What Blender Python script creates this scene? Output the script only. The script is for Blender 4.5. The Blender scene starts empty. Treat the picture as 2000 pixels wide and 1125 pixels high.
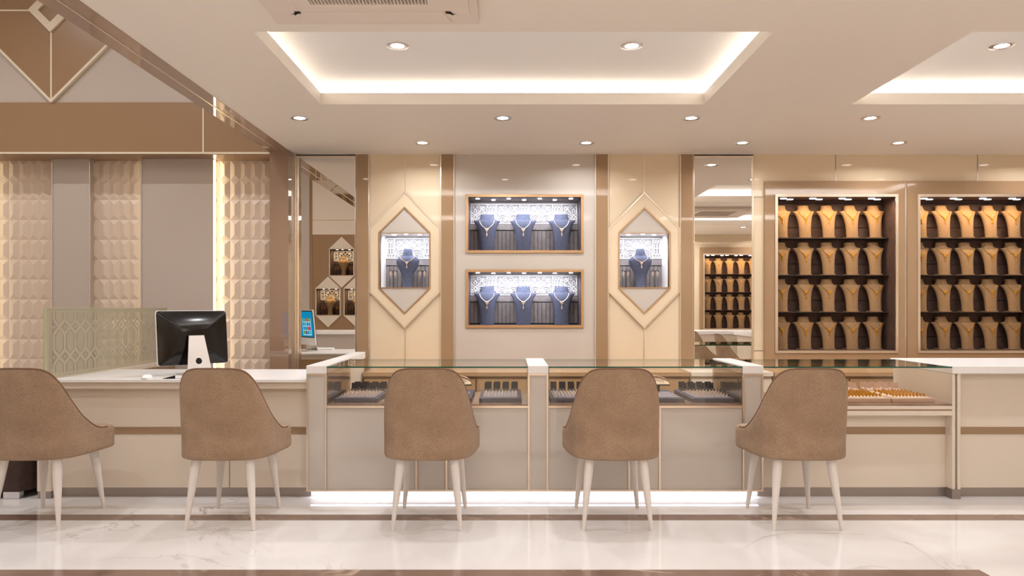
import bpy, bmesh, math, random
from mathutils import Vector, Matrix
random.seed(7)
S = bpy.context.scene
COL = S.collection
PI = math.pi
F, CX, CY, CH = 1391.0, 995.0, 602.0, 1.18      # focal length (px), vanishing point, eye height


def wx(px, Y):
    return (px - CX) * Y / F


def wz(py, Y):
    return CH + (CY - py) * Y / F


def lin(c):
    r = []
    for v in c:
        v = v / 255.0
        r.append(v / 12.92 if v <= 0.04045 else ((v + 0.055) / 1.055) ** 2.4)
    return (*r, 1.0)


# ------------------------------------------------------------------ materials
def new_mat(name):
    m = bpy.data.materials.new(name)
    m.use_nodes = True
    nt = m.node_tree
    nt.nodes.clear()
    out = nt.nodes.new('ShaderNodeOutputMaterial')
    return m, nt, out


def N(nt, t, **kw):
    n = nt.nodes.new(t)
    for k, v in kw.items():
        if k in n.inputs:
            n.inputs[k].default_value = v
        else:
            setattr(n, k, v)
    return n


def pm(name, col, rough=0.5, metal=0.0, ior=1.45, vary=0.0, vscale=8.0, bump=0.0, bscale=200.0, emis=None, es=0.0, sheen=0.0):
    m, nt, out = new_mat(name)
    b = N(nt, 'ShaderNodeBsdfPrincipled')
    b.inputs['Base Color'].default_value = lin(col)
    b.inputs['Roughness'].default_value = rough
    b.inputs['Metallic'].default_value = metal
    b.inputs['IOR'].default_value = ior
    if sheen:
        b.inputs['Sheen Weight'].default_value = sheen
        b.inputs['Sheen Roughness'].default_value = 0.4
    if emis:
        b.inputs['Emission Color'].default_value = lin(emis)
        b.inputs['Emission Strength'].default_value = es
    tc = None
    if vary or bump:
        tc = N(nt, 'ShaderNodeTexCoord')
    if vary:
        nz = N(nt, 'ShaderNodeTexNoise', Scale=vscale, Detail=6.0, Roughness=0.65)
        nt.links.new(tc.outputs['Object'], nz.inputs['Vector'])
        rp = N(nt, 'ShaderNodeValToRGB')
        e = rp.color_ramp.elements
        e[0].position, e[1].position = 0.3, 0.7
        e[0].color = lin([max(0, c * (1 - vary)) for c in col])
        e[1].color = lin([min(255, c * (1 + vary)) for c in col])
        nt.links.new(nz.outputs['Fac'], rp.inputs['Fac'])
        nt.links.new(rp.outputs['Color'], b.inputs['Base Color'])
    if bump:
        nb = N(nt, 'ShaderNodeTexNoise', Scale=bscale, Detail=3.0)
        nt.links.new(tc.outputs['Object'], nb.inputs['Vector'])
        bp = N(nt, 'ShaderNodeBump', Strength=bump, Distance=0.002)
        nt.links.new(nb.outputs['Fac'], bp.inputs['Height'])
        nt.links.new(bp.outputs['Normal'], b.inputs['Normal'])
    nt.links.new(b.outputs[0], out.inputs[0])
    return m


def emit_mat(name, col, s):
    m, nt, out = new_mat(name)
    e = N(nt, 'ShaderNodeEmission')
    e.inputs['Color'].default_value = lin(col)
    e.inputs['Strength'].default_value = s
    nt.links.new(e.outputs[0], out.inputs[0])
    return m


def fabric(name, col, dark, light):
    """woven upholstery: crossed fine threads, mottled"""
    m, nt, out = new_mat(name)
    b = N(nt, 'ShaderNodeBsdfPrincipled', Roughness=0.95)
    tc = N(nt, 'ShaderNodeTexCoord')
    fac = None
    outs = []
    for sc in ((110, 110, 700), (700, 700, 110)):
        mp = N(nt, 'ShaderNodeMapping')
        mp.inputs['Scale'].default_value = sc
        nz = N(nt, 'ShaderNodeTexNoise', Scale=1.0, Detail=3.0, Roughness=0.6)
        nt.links.new(tc.outputs['Object'], mp.inputs[0])
        nt.links.new(mp.outputs[0], nz.inputs['Vector'])
        outs.append(nz.outputs['Fac'])
    big = N(nt, 'ShaderNodeTexNoise', Scale=9.0, Detail=4.0, Roughness=0.6)
    nt.links.new(tc.outputs['Object'], big.inputs['Vector'])
    a = N(nt, 'ShaderNodeMath', operation='ADD')
    nt.links.new(outs[0], a.inputs[0]); nt.links.new(outs[1], a.inputs[1])
    a2 = N(nt, 'ShaderNodeMath', operation='MULTIPLY_ADD')
    a2.inputs[1].default_value = 0.6
    nt.links.new(big.outputs['Fac'], a2.inputs[0]); nt.links.new(a.outputs[0], a2.inputs[2])
    mr = N(nt, 'ShaderNodeMapRange')
    mr.inputs['From Min'].default_value = 0.9; mr.inputs['From Max'].default_value = 1.7
    nt.links.new(a2.outputs[0], mr.inputs['Value'])
    rp = N(nt, 'ShaderNodeValToRGB')
    rp.color_ramp.elements[0].color = lin(dark)
    rp.color_ramp.elements[1].color = lin(light)
    k = rp.color_ramp.elements.new(0.5); k.color = lin(col)
    nt.links.new(mr.outputs[0], rp.inputs['Fac'])
    nt.links.new(rp.outputs['Color'], b.inputs['Base Color'])
    bp = N(nt, 'ShaderNodeBump', Strength=0.35, Distance=0.002)
    nt.links.new(a.outputs[0], bp.inputs['Height'])
    nt.links.new(bp.outputs['Normal'], b.inputs['Normal'])
    nt.links.new(b.outputs[0], out.inputs[0])
    return m


def marble(name, base, vein, tint, scale, width, rough, vein2=None):
    m, nt, out = new_mat(name)
    b = N(nt, 'ShaderNodeBsdfPrincipled', Roughness=rough)
    b.inputs['IOR'].default_value = 1.5
    tc = N(nt, 'ShaderNodeTexCoord')
    mp = N(nt, 'ShaderNodeMapping')
    mp.inputs['Rotation'].default_value = (0, 0, 0.6)
    nt.links.new(tc.outputs['Object'], mp.inputs[0])
    n1 = N(nt, 'ShaderNodeTexNoise', Scale=scale, Detail=7.0, Roughness=0.55, Distortion=0.9)
    nt.links.new(mp.outputs[0], n1.inputs['Vector'])
    s = N(nt, 'ShaderNodeMath', operation='SUBTRACT'); s.inputs[1].default_value = 0.5
    nt.links.new(n1.outputs['Fac'], s.inputs[0])
    ab = N(nt, 'ShaderNodeMath', operation='ABSOLUTE')
    nt.links.new(s.outputs[0], ab.inputs[0])
    mr = N(nt, 'ShaderNodeMapRange')
    mr.inputs['From Min'].default_value = 0.0; mr.inputs['From Max'].default_value = width
    mr.inputs['To Min'].default_value = 1.0; mr.inputs['To Max'].default_value = 0.0
    nt.links.new(ab.outputs[0], mr.inputs['Value'])
    n2 = N(nt, 'ShaderNodeTexNoise', Scale=scale * 0.8, Detail=3.0)
    nt.links.new(tc.outputs['Object'], n2.inputs['Vector'])
    m2 = N(nt, 'ShaderNodeMapRange')
    m2.inputs['From Min'].default_value = 0.5; m2.inputs['From Max'].default_value = 0.68
    nt.links.new(n2.outputs['Fac'], m2.inputs['Value'])
    mu = N(nt, 'ShaderNodeMath', operation='MULTIPLY')
    nt.links.new(mr.outputs[0], mu.inputs[0]); nt.links.new(m2.outputs[0], mu.inputs[1])
    n3 = N(nt, 'ShaderNodeTexNoise', Scale=scale * 1.7, Detail=5.0, Distortion=0.6)
    nt.links.new(mp.outputs[0], n3.inputs['Vector'])
    mx0 = N(nt, 'ShaderNodeMix', data_type='RGBA')
    mx0.inputs['A'].default_value = lin(base); mx0.inputs['B'].default_value = lin(tint)
    mx0.inputs[6].default_value = lin(base); mx0.inputs[7].default_value = lin(tint)
    m3 = N(nt, 'ShaderNodeMapRange')
    m3.inputs['From Min'].default_value = 0.45; m3.inputs['From Max'].default_value = 0.75
    nt.links.new(n3.outputs['Fac'], m3.inputs['Value'])
    nt.links.new(m3.outputs[0], mx0.inputs[0])
    mx = N(nt, 'ShaderNodeMix', data_type='RGBA')
    mx.inputs[7].default_value = lin(vein)
    nt.links.new(mx0.outputs[2], mx.inputs[6])
    nt.links.new(mu.outputs[0], mx.inputs[0])
    nt.links.new(mx.outputs[2], b.inputs['Base Color'])
    nt.links.new(b.outputs[0], out.inputs[0])
    return m


def glass(name, tint, ior=1.5, base=0.0):
    m, nt, out = new_mat(name)
    t = N(nt, 'ShaderNodeBsdfTransparent'); t.inputs['Color'].default_value = (*tint, 1)
    g = N(nt, 'ShaderNodeBsdfGlossy'); g.inputs['Roughness'].default_value = 0.0
    g.inputs['Color'].default_value = (0.95, 0.95, 0.95, 1)
    # thin pane: the far face reflects like the near one (no total internal reflection)
    f = N(nt, 'ShaderNodeFresnel')
    ge = N(nt, 'ShaderNodeNewGeometry')
    mr = N(nt, 'ShaderNodeMapRange')
    mr.inputs['To Min'].default_value = ior; mr.inputs['To Max'].default_value = 1.0 / ior
    nt.links.new(ge.outputs['Backfacing'], mr.inputs['Value'])
    nt.links.new(mr.outputs[0], f.inputs['IOR'])
    mx = N(nt, 'ShaderNodeMixShader')
    if base:
        ad = N(nt, 'ShaderNodeMath', operation='ADD', use_clamp=True); ad.inputs[1].default_value = base
        nt.links.new(f.outputs[0], ad.inputs[0]); nt.links.new(ad.outputs[0], mx.inputs[0])
    else:
        nt.links.new(f.outputs[0], mx.inputs[0])
    nt.links.new(t.outputs[0], mx.inputs[1]); nt.links.new(g.outputs[0], mx.inputs[2])
    nt.links.new(mx.outputs[0], out.inputs[0])
    return m


def frosted(name, col, clear):
    m, nt, out = new_mat(name)
    t = N(nt, 'ShaderNodeBsdfTransparent')
    d = N(nt, 'ShaderNodeBsdfDiffuse'); d.inputs['Color'].default_value = lin(col)
    tr = N(nt, 'ShaderNodeBsdfTranslucent'); tr.inputs['Color'].default_value = lin(col)
    m1 = N(nt, 'ShaderNodeMixShader'); m1.inputs[0].default_value = 0.45
    m2 = N(nt, 'ShaderNodeMixShader'); m2.inputs[0].default_value = clear
    nt.links.new(d.outputs[0], m1.inputs[1]); nt.links.new(tr.outputs[0], m1.inputs[2])
    nt.links.new(m1.outputs[0], m2.inputs[1]); nt.links.new(t.outputs[0], m2.inputs[2])
    nt.links.new(m2.outputs[0], out.inputs[0])
    return m


M = {}
M['ceiling'] = pm('ceiling paint', (232, 222, 209), 0.6)
M['cove'] = pm('cove paint', (238, 234, 228), 0.7)
M['white'] = pm('white solid surface', (238, 234, 230), 0.22)
M['cream'] = pm('cream lacquer', (223, 203, 173), 0.035, ior=1.5)
M['cream_matt'] = pm('cream laminate', (224, 210, 192), 0.3)
M['grey_lac'] = pm('warm grey lacquer', (198, 188, 177), 0.04, ior=1.5)
M['grey_panel'] = pm('warm grey panel', (190, 177, 166), 0.22, ior=1.5)
M['brown_lac'] = pm('brown lacquer', (156, 127, 97), 0.035, ior=1.5)
M['brown_gloss'] = pm('brown mirror lacquer', (150, 121, 98), 0.02, ior=2.0)
M['brown_panel'] = pm('brown panel', (154, 123, 92), 0.3)
M['tan_panel'] = pm('tan laminate', (176, 142, 106), 0.25)
M['metal'] = pm('champagne metal', (240, 226, 208), 0.32, 1.0)
M['brass'] = pm('brushed brass', (240, 224, 206), 0.38, 1.0)
M['bronze'] = pm('satin bronze', (200, 166, 130), 0.3, 1.0)
M['steel'] = pm('brushed steel', (165, 155, 148), 0.4, 0.8)
M['chrome'] = pm('chrome', (228, 228, 232), 0.2, 1.0)
M['mirror'] = pm('mirror silver', (238, 234, 228), 0.0, 1.0)
M['tile'] = pm('beige relief tile', (218, 198, 178), 0.35)
M['marble_white'] = marble('white marble', (222, 217, 213), (168, 152, 140), (216, 209, 204), 1.1, 0.010, 0.07)
M['marble_brown'] = marble('brown marble', (128, 104, 90), (196, 172, 150), (104, 82, 70), 2.2, 0.03, 0.12)
M['chair'] = fabric('brown weave', (153, 126, 101), (122, 97, 75), (182, 156, 130))
M['chair_pipe'] = fabric('dark piping weave', (126, 96, 74), (104, 78, 58), (150, 120, 96))
M['leg'] = pm('off white painted wood', (222, 213, 205), 0.5, bump=0.1, bscale=300)
M['glass'] = glass('bronze showcase glass', (0.93, 0.89, 0.85), 1.5)
M['glass_clear'] = glass('clear glass', (0.96, 0.96, 0.94), 1.45)
M['glass_side'] = glass('grey reflective glass', (0.88, 0.87, 0.86), 1.6, 0.10)
M['glass_edge'] = pm('green glass edge', (10, 84, 66), 0.15)
M['frost'] = frosted('etched frosting', (206, 200, 174), 0.16)
M['frost_in'] = frosted('fine etched frosting', (204, 197, 170), 0.26)
M['frost_edge'] = pm('pale green glass edge', (186, 186, 150), 0.3)
M['velvet_blue'] = pm('blue velvet', (73, 77, 95), 0.9, vary=0.1, vscale=60, bump=0.2, bscale=500)
M['linen'] = pm('tan linen', (136, 105, 71), 0.9, vary=0.06, vscale=90, bump=0.25, bscale=600)
M['ivory'] = pm('ivory velvet', (226, 212, 190), 0.8)
M['gold'] = pm('yellow gold', (196, 136, 30), 0.42, 0.75)
M['silver'] = pm('rose silver', (232, 208, 188), 0.35, 0.8)
M['suede'] = pm('dark brown suede', (74, 53, 43), 0.8, vary=0.15, vscale=12, bump=0.2)
M['shelf'] = pm('dark shelf board', (50, 36, 30), 0.7)
M['suede_grey'] = pm('grey suede', (124, 117, 115), 0.7, vary=0.1, vscale=20)
M['plum'] = pm('plum marbled lining', (92, 78, 80), 0.5, vary=0.25, vscale=9)
M['black'] = pm('black enamel', (14, 12, 12), 0.3)
M['tray'] = pm('charcoal velvet', (96, 94, 104), 0.85, vary=0.1, vscale=80)
M['tray_black'] = pm('black velvet', (58, 55, 60), 0.85)
M['marble_tan'] = marble('tan marble', (160, 132, 114), (200, 178, 158), (132, 104, 88), 3.0, 0.03, 0.15)
M['tray_pad'] = pm('grey velvet', (146, 143, 154), 0.85, vary=0.08, vscale=80)
M['tray_cream'] = pm('cream velvet', (236, 220, 204), 0.85)
M['tray_rose'] = pm('rose beige velvet', (202, 172, 152), 0.85)
M['niche_white'] = pm('white niche lining', (232, 228, 224), 0.4)
M['fret'] = pm('white fretwork', (244, 242, 240), 0.4)
M['fret_back'] = pm('grey fretwork backing', (160, 157, 157), 0.6)
M['groove'] = pm('dark groove', (30, 22, 20), 0.6)
M['black_gloss'] = pm('black gloss plastic', (14, 10, 9), 0.12)
M['alu'] = pm('silver aluminium', (214, 208, 202), 0.35, 0.6)
M['plastic_white'] = pm('white plastic', (240, 238, 236), 0.3)
M['sofa'] = pm('dark brown velour', (68, 50, 44), 0.85, vary=0.15, vscale=20)
M['ac'] = pm('cassette plastic', (222, 208, 194), 0.45)
M['ac_dark'] = pm('grille slot', (70, 58, 48), 0.7)
M['lamp'] = emit_mat('lamp lens', (255, 252, 246), 9.0)
M['spot'] = emit_mat('spot lens', (250, 250, 255), 9.0)
M['led_warm'] = emit_mat('warm led', (255, 238, 200), 8.5)
M['led_warm_low'] = emit_mat('dim warm led', (255, 238, 204), 2.5)
M['scr_blue'] = emit_mat('screen cyan', (20, 150, 205), 0.9)
M['scr_pale'] = emit_mat('screen pale', (205, 238, 250), 0.95)
M['scr_red'] = emit_mat('screen red', (225, 70, 50), 0.9)
M['scr_green'] = emit_mat('screen green', (70, 170, 60), 0.9)
M['scr_violet'] = emit_mat('screen violet', (110, 70, 150), 0.9)
M['scr_teal'] = emit_mat('screen teal', (60, 190, 200), 0.9)


# ------------------------------------------------------------------ geometry helpers
class MB:
    def __init__(self, origin=(0, 0, 0)):
        self.v, self.f, self.m, self.o = [], [], [], Vector(origin)

    def add(self, vs, fs, mi=0):
        n = len(self.v)
        self.v += [tuple(Vector(p) - self.o) for p in vs]
        self.f += [tuple(i + n for i in f) for f in fs]
        self.m += [mi] * len(fs)
        return self

    def box(self, x0, x1, y0, y1, z0, z1, mi=0):
        return self.add([(x0, y0, z0), (x1, y0, z0), (x1, y1, z0), (x0, y1, z0), (x0, y0, z1), (x1, y0, z1), (x1, y1, z1), (x0, y1, z1)],
                        [(0, 3, 2, 1), (4, 5, 6, 7), (0, 1, 5, 4), (1, 2, 6, 5), (2, 3, 7, 6), (3, 0, 4, 7)], mi)

    def prism(self, pts, y0, y1, mi=0, fn=None):
        """polygon of (x, z) points (counter-clockwise seen from -Y) pushed from y0 to y1"""
        fn = fn or (lambda a, b, d: (a, d, b))
        n = len(pts)
        vs = [fn(a, b, y0) for a, b in pts] + [fn(a, b, y1) for a, b in pts]
        fs = [tuple(range(n)), tuple(range(2 * n - 1, n - 1, -1))]
        fs += [((i + 1) % n, i, n + i, n + (i + 1) % n) for i in range(n)]
        return self.add(vs, fs, mi)

    def ring(self, outer, inner, y0, y1, mi=0):
        n = len(outer)
        vs = [(a, y0, b) for a, b in outer] + [(a, y0, b) for a, b in inner] + [(a, y1, b) for a, b in outer] + [(a, y1, b) for a, b in inner]
        fs = []
        for i in range(n):
            j = (i + 1) % n
            fs += [(i, j, n + j, n + i), (2 * n + j, 2 * n + i, 3 * n + i, 3 * n + j), (j, i, 2 * n + i, 2 * n + j), (n + i, n + j, 3 * n + j, 3 * n + i)]
        return self.add(vs, fs, mi)

    def plate(self, u0, u1, v0, v1, holes, d0, d1, fn, mi=0):
        """slab over [u0,u1]x[v0,v1] with rectangular holes, thickness d0..d1, fn(u,v,d)->xyz"""
        us = sorted({u0, u1, *[min(max(h[i], u0), u1) for h in holes for i in (0, 1)]})
        vs = sorted({v0, v1, *[min(max(h[i], v0), v1) for h in holes for i in (2, 3)]})
        nu, nv = len(us) - 1, len(vs) - 1

        def solid(i, j):
            if i < 0 or j < 0 or i >= nu or j >= nv:
                return False
            cu, cv = (us[i] + us[i + 1]) / 2, (vs[j] + vs[j + 1]) / 2
            return not any(h[0] < cu < h[1] and h[2] < cv < h[3] for h in holes)
        for i in range(nu):
            for j in range(nv):
                if not solid(i, j):
                    continue
                a, b, c, d = us[i], us[i + 1], vs[j], vs[j + 1]
                self.add([fn(a, c, d0), fn(b, c, d0), fn(b, d, d0), fn(a, d, d0)], [(0, 1, 2, 3)], mi)
                self.add([fn(a, c, d1), fn(b, c, d1), fn(b, d, d1), fn(a, d, d1)], [(3, 2, 1, 0)], mi)
                for di, dj, p, q in ((-1, 0, (a, d), (a, c)), (1, 0, (b, c), (b, d)), (0, -1, (a, c), (b, c)), (0, 1, (b, d), (a, d))):
                    if not solid(i + di, j + dj):
                        self.add([fn(*p, d0), fn(*q, d0), fn(*q, d1), fn(*p, d1)], [(3, 2, 1, 0)], mi)
        return self

    def loft(self, rings, cap=True, closed=True, mi=0):
        n = len(rings[0])
        vs = [p for r in rings for p in r]
        fs = []
        for k in range(len(rings) - 1):
            for i in range(n if closed else n - 1):
                j = (i + 1) % n
                fs.append((k * n + i, k * n + j, (k + 1) * n + j, (k + 1) * n + i))
        if cap:
            fs.append(tuple(range(n - 1, -1, -1)))
            fs.append(tuple((len(rings) - 1) * n + i for i in range(n)))
        return self.add(vs, fs, mi)

    def tube(self, pts, r, seg=6, closed=False, mi=0):
        pts = [Vector(p) for p in pts]
        rings = []
        up = None
        n = len(pts)
        for i, p in enumerate(pts):
            if closed:
                t = pts[(i + 1) % n] - pts[i - 1]
            else:
                t = pts[min(i + 1, n - 1)] - pts[max(i - 1, 0)]
            if t.length < 1e-9:
                t = Vector((0, 0, 1))
            t.normalize()
            if up is None:
                up = Vector((0, 0, 1)) if abs(t.z) < 0.9 else Vector((0, 1, 0))
            a = t.cross(up)
            if a.length < 1e-6:
                a = t.cross(Vector((1, 0, 0)))
            a.normalize()
            b = a.cross(t).normalized()
            up = b
            rr = r[i] if isinstance(r, (list, tuple)) else r
            rings.append([p + a * rr * math.cos(2 * PI * k / seg) + b * rr * math.sin(2 * PI * k / seg) for k in range(seg)])
        if closed:
            rings.append(rings[0])
        return self.loft(rings, cap=not closed, mi=mi)

    def lathe(self, prof, c=(0, 0, 0), seg=24, mi=0):
        rings = [[(c[0] + r * math.cos(2 * PI * k / seg), c[1] + r * math.sin(2 * PI * k / seg), c[2] + z) for k in range(seg)] for r, z in prof]
        return self.loft(rings, mi=mi)

    def ball(self, c, rx, ry=None, rz=None, seg=10, mi=0):
        ry = ry or rx; rz = rz or rx
        rings = []
        for i in range(1, seg // 2):
            a = PI * i / (seg // 2)
            rings.append([(c[0] + rx * math.sin(a) * math.cos(2 * PI * k / seg), c[1] + ry * math.sin(a) * math.sin(2 * PI * k / seg), c[2] - rz * math.cos(a)) for k in range(seg)])
        return self.loft(rings, mi=mi)

    def build(self, name, mats, parent=None, smooth=False, bevel=0.0):
        me = bpy.data.meshes.new(name)
        me.from_pydata(self.v, [], self.f)
        if not isinstance(mats, (list, tuple)):
            mats = [mats]
        for m in mats:
            me.materials.append(m)
        if len(mats) > 1:
            me.polygons.foreach_set('material_index', self.m)
        if smooth:
            me.polygons.foreach_set('use_smooth', [True] * len(me.polygons))
        bm = bmesh.new(); bm.from_mesh(me)
        bmesh.ops.recalc_face_normals(bm, faces=bm.faces[:])
        if smooth is True:
            for e in bm.edges:
                if len(e.link_faces) == 2 and e.calc_face_angle(0) > 0.9:
                    e.smooth = False
        bm.to_mesh(me); bm.free()
        me.update()
        o = bpy.data.objects.new(name, me)
        COL.objects.link(o)
        if parent:
            o.parent = parent
        if bevel:
            b = o.modifiers.new('edge', 'BEVEL')
            b.width = bevel; b.segments = 2; b.limit_method = 'ANGLE'
        return o


def thing(name, label, cat, loc=(0, 0, 0), rotz=0.0, group=None):
    o = bpy.data.objects.new(name, None)
    o.empty_display_size = 0.05
    COL.objects.link(o)
    o.location = loc
    o.rotation_euler = (0, 0, rotz)
    return tag(o, label, cat, group)


def tag(o, label, cat, group=None):
    o['label'] = label
    o['category'] = cat
    if group:
        o['group'] = group
    return o


def struct(o):
    o['kind'] = 'structure'
    return o


def dup(root, loc, rotz, label, group=None):
    r = root.copy(); COL.objects.link(r)
    r.location = loc; r.rotation_euler = (0, 0, rotz)
    r['label'] = label
    if group:
        r['group'] = group
    for ch in list(root.children):
        c = ch.copy(); COL.objects.link(c); c.parent = r
        for g in list(ch.children):
            d = g.copy(); COL.objects.link(d); d.parent = c
    return r


def area(name, loc, rot, sx, sy, power, col=(255, 244, 230), spread=PI, disk=False):
    l = bpy.data.lights.new(name, 'AREA')
    l.shape = 'DISK' if disk else 'RECTANGLE'
    l.size = sx
    if not disk:
        l.size_y = sy
    l.energy = power
    l.color = lin(col)[:3]
    l.spread = spread
    o = bpy.data.objects.new(name, l)
    COL.objects.link(o)
    o.location = loc
    o.rotation_euler = rot
    return o


ORD = ['first', 'second', 'third', 'fourth', 'fifth', 'sixth', 'seventh', 'eighth', 'ninth', 'tenth', 'eleventh', 'twelfth', 'thirteenth']
XZ = lambda u, v, d: (u, d, v)
XY = lambda u, v, d: (u, v, d)
YZ = lambda u, v, d: (d, u, v)

CEIL = 2.48
WALL = 6.03
OPP = -0.5
XR, XL = 5.3, -5.6
CASE = 4.38
KICK = 4.47
CAP_Z = 0.827

# ------------------------------------------------------------------ room shell
SX0, SX1 = -1.99, -1.815       # the glossy strip along the ceiling edge
# floor with concentric dark marble borders
fl = MB()
s1, s2 = (3.965, 4.073), (2.9, 3.215)
fl.box(XL, XR, OPP, 6.5, -0.05, -0.0008, 0)
struct(fl.build('floor', M['marble_white']))
o = MB()
o.box(XL, 2.97, s1[0], s1[1], -0.0008, 0.0)
o.box(2.86, 2.97, OPP, s1[0], -0.0008, 0.0)
struct(o.build('trim_1', M['marble_brown']))
o = MB()
o.box(XL, 2.12, s2[0], s2[1], -0.0008, 0.0)
o.box(1.8, 2.12, OPP, s2[0], -0.0008, 0.0)
struct(o.build('trim_2', M['marble_brown']))

RECESS = [(-1.203, 1.242, 3.35, 4.54), (2.18, 4.5, 3.35, 4.54), (-1.203, 1.242, 0.96, 2.15), (2.18, 4.5, 0.96, 2.15)]
LIP, UP, OUT = 0.074, 0.155, 0.17
c = MB()
c.plate(SX1, XR, OPP, 6.5, RECESS, CEIL, CEIL + LIP, XY)
ceil = struct(c.build('ceiling', M['ceiling']))
c = MB()
for (a, b, p, q) in RECESS:
    z = CEIL + UP
    c.box(a - OUT, b + OUT, p - OUT, q + OUT, z, z + 0.03)
    c.box(a - OUT - 0.02, a - OUT, p - OUT, q + OUT, CEIL + LIP, z)
    c.box(b + OUT, b + OUT + 0.02, p - OUT, q + OUT, CEIL + LIP, z)
    c.box(a - OUT, b + OUT, p - OUT - 0.02, p - OUT, CEIL + LIP, z)
    c.box(a - OUT, b + OUT, q + OUT, q + OUT + 0.02, CEIL + LIP, z)
c.build('recess', M['cove'], ceil)
# high ceiling over the left zone, with the wall that drops from it to the strip
struct(MB().box(XL, SX0 + 0.1, OPP, 6.5, 4.3, 4.35).build('ceiling_left', M['ceiling']))
struct(MB().box(SX0 + 0.001, SX0 + 0.1, OPP, 5.85, CEIL + 0.02, 4.3).build('wall_above_strip', M['cream']))
st = struct(MB().box(SX0, SX1, OPP, 5.85, CEIL - 0.002, CEIL + 0.02).build('trim_3', M['brown_gloss']))
MB().box(-1.905, -1.896, OPP, 5.85, CEIL - 0.005, CEIL - 0.001).build('metal_line', M['metal'], st)
# outer walls
struct(MB().box(XL, XR, 6.42, 6.5, 0, 2.7).build('wall_back', M['cream_matt']))
struct(MB().box(XR, XR + 0.06, OPP, 6.5, 0, 2.7).build('wall_right', M['cream_matt']))
struct(MB().box(XL - 0.06, XL, OPP, 6.5, 0, 4.3).build('wall_left', M['cream_matt']))

# ------------------------------------------------------------------ left zone: bulkhead, relief tiles, slabs, column
BY = 5.85
fz0, fz1, ftop = wz(300, BY), wz(200, BY), 4.3
BXR = wx(527, BY)
bh = MB()
bh.box(XL, BXR, BY + 0.012, BY + 0.06, fz0 - 0.001, ftop)
bh.box(XL, BXR, BY + 0.06, 6.42, fz0 + 0.008, fz0 + 0.05)
bulk = struct(bh.build('wall_bulkhead', M['grey_panel']))
MB().box(XL, BXR, BY, BY + 0.0115, wz(296.5, BY), fz1).build('fascia_board', M['brown_panel'], bulk)
MB().box(XL, BXR, BY - 0.006, BY + 0.0115, fz0 - 0.002, wz(297, BY)).build('edge_trim', M['ivory'], bulk)
MB().box(wx(395.5, BY), wx(398.5, BY), BY - 0.003, BY, wz(297, BY), wz(208, BY)).build('joint_line', M['ivory'], bulk)
MB().box(XL, BXR, BY + 0.02, 6.11, fz0 - 0.004, fz0 + 0.001).build('soffit_board', M['brown_panel'], bulk)
for dx in (0.0, -1.48):
    dcx, dcz, dh = wx(102, BY) + dx, wz(21.8, BY), 0.74
    dia = [(dcx - dh, dcz), (dcx, dcz - dh), (dcx + dh, dcz), (dcx, min(dcz + dh, 4.28))]
    if dcz + dh > 4.28:
        k = dcz + dh - 4.28
        dia = [(dcx - dh, dcz), (dcx, dcz - dh), (dcx + dh, dcz), (dcx + k, 4.28), (dcx - k, 4.28)]
    MB().prism(dia, BY - 0.012, BY + 0.0115).build('diamond_panel', M['brown_panel'], bulk)
    e = MB()
    w = 0.017
    for sx in (-1, 1):
        pts = [(dcx, dcz - dh - w), (dcx, dcz - dh + w * 0.6), (dcx + sx * (dh - w * 0.6), dcz), (dcx + sx * (dh + w), dcz)]
        if sx < 0:
            pts = pts[::-1]
        e.prism(pts, BY - 0.02, BY + 0.011)
    e.box(dcx - 0.0065, dcx + 0.0065, BY - 0.016, BY - 0.011, dcz - dh + 0.01, dcz - 0.18)
    e.box(dcx - dh, dcx - 0.18, BY - 0.016, BY - 0.011, dcz - 0.0065, dcz + 0.0065)
    e.box(dcx + 0.18, dcx + dh, BY - 0.016, BY - 0.011, dcz - 0.0065, dcz + 0.0065)
    e.build('diamond_trim', M['ivory'], bulk)
    q = lambda r: [(dcx - r, dcz), (dcx, dcz - r), (dcx + r, dcz), (dcx, dcz + r)]
    MB().ring(q(0.182), q(0.1), BY - 0.03, BY - 0.011).build('diamond_ring', M['ivory'], bulk)

TY = 6.11
tw, th, td = 0.0862, 0.1705, 0.015
t = MB()
xs = -5.55
nx = int((BXR - xs) / tw) + 1
ztop = fz0
x_anchor = wx(430, TY)
k0 = -int((x_anchor - xs) / tw)
for i in range(k0, 9):
    x0 = x_anchor + i * tw
    x1 = x0 + tw
    if x0 > -1.9:
        break
    for j in range(14):
        z1 = ztop - 0.001 - j * th
        z0 = z1 - th
        if z0 < 0.3:
            break
        mx, a, b = (x0 + x1) / 2, z0 + tw / 2, z1 - tw / 2
        t.add([(x0, TY, z0), (x1, TY, z0), (x1, TY, z1), (x0, TY, z1), (mx, TY - td, a), (mx, TY - td, b)],
              [(0, 1, 4), (1, 2, 5, 4), (2, 3, 5), (3, 0, 4, 5)])
struct(t.build('wall_back_relief', M['tile']))
struct(MB().box(XL, -1.82, TY + 0.0005, TY + 0.05, 0, fz0).build('wall_back_left', M['tile']))
for (a, b, leds) in ((103, 175, ()), (277, 416, ('l', 'r')), (-140, -14, ('r',))):
    X0, X1 = wx(a, 6.035), wx(b, 6.035)
    p = struct(MB().box(X0, X1, 6.035, TY, 0.0, fz0 - 0.005).build('wall_back_slab', M['grey_panel']))
    e = MB()
    e.box(X0 - 0.006, X0, 6.03, 6.045, 0, fz0 - 0.005)
    if b > 0 and not leds:
        e.box(X1, X1 + 0.006, 6.03, 6.045, 0, fz0 - 0.005)
    e.build('edge_trim', M['chrome'], p)
    if 'r' in leds:
        MB().box(X1, X1 + 0.004, 6.05, 6.085, 0.6, fz0 - 0.01).build('led_strip', M['led_warm' if b > 0 else 'led_warm_low'], p)
    if 'l' in leds:
        MB().box(X0 - 0.004, X0, 6.055, 6.08, 0.6, fz0 - 0.01).build('led_strip', M['led_warm_low'], p)
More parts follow.
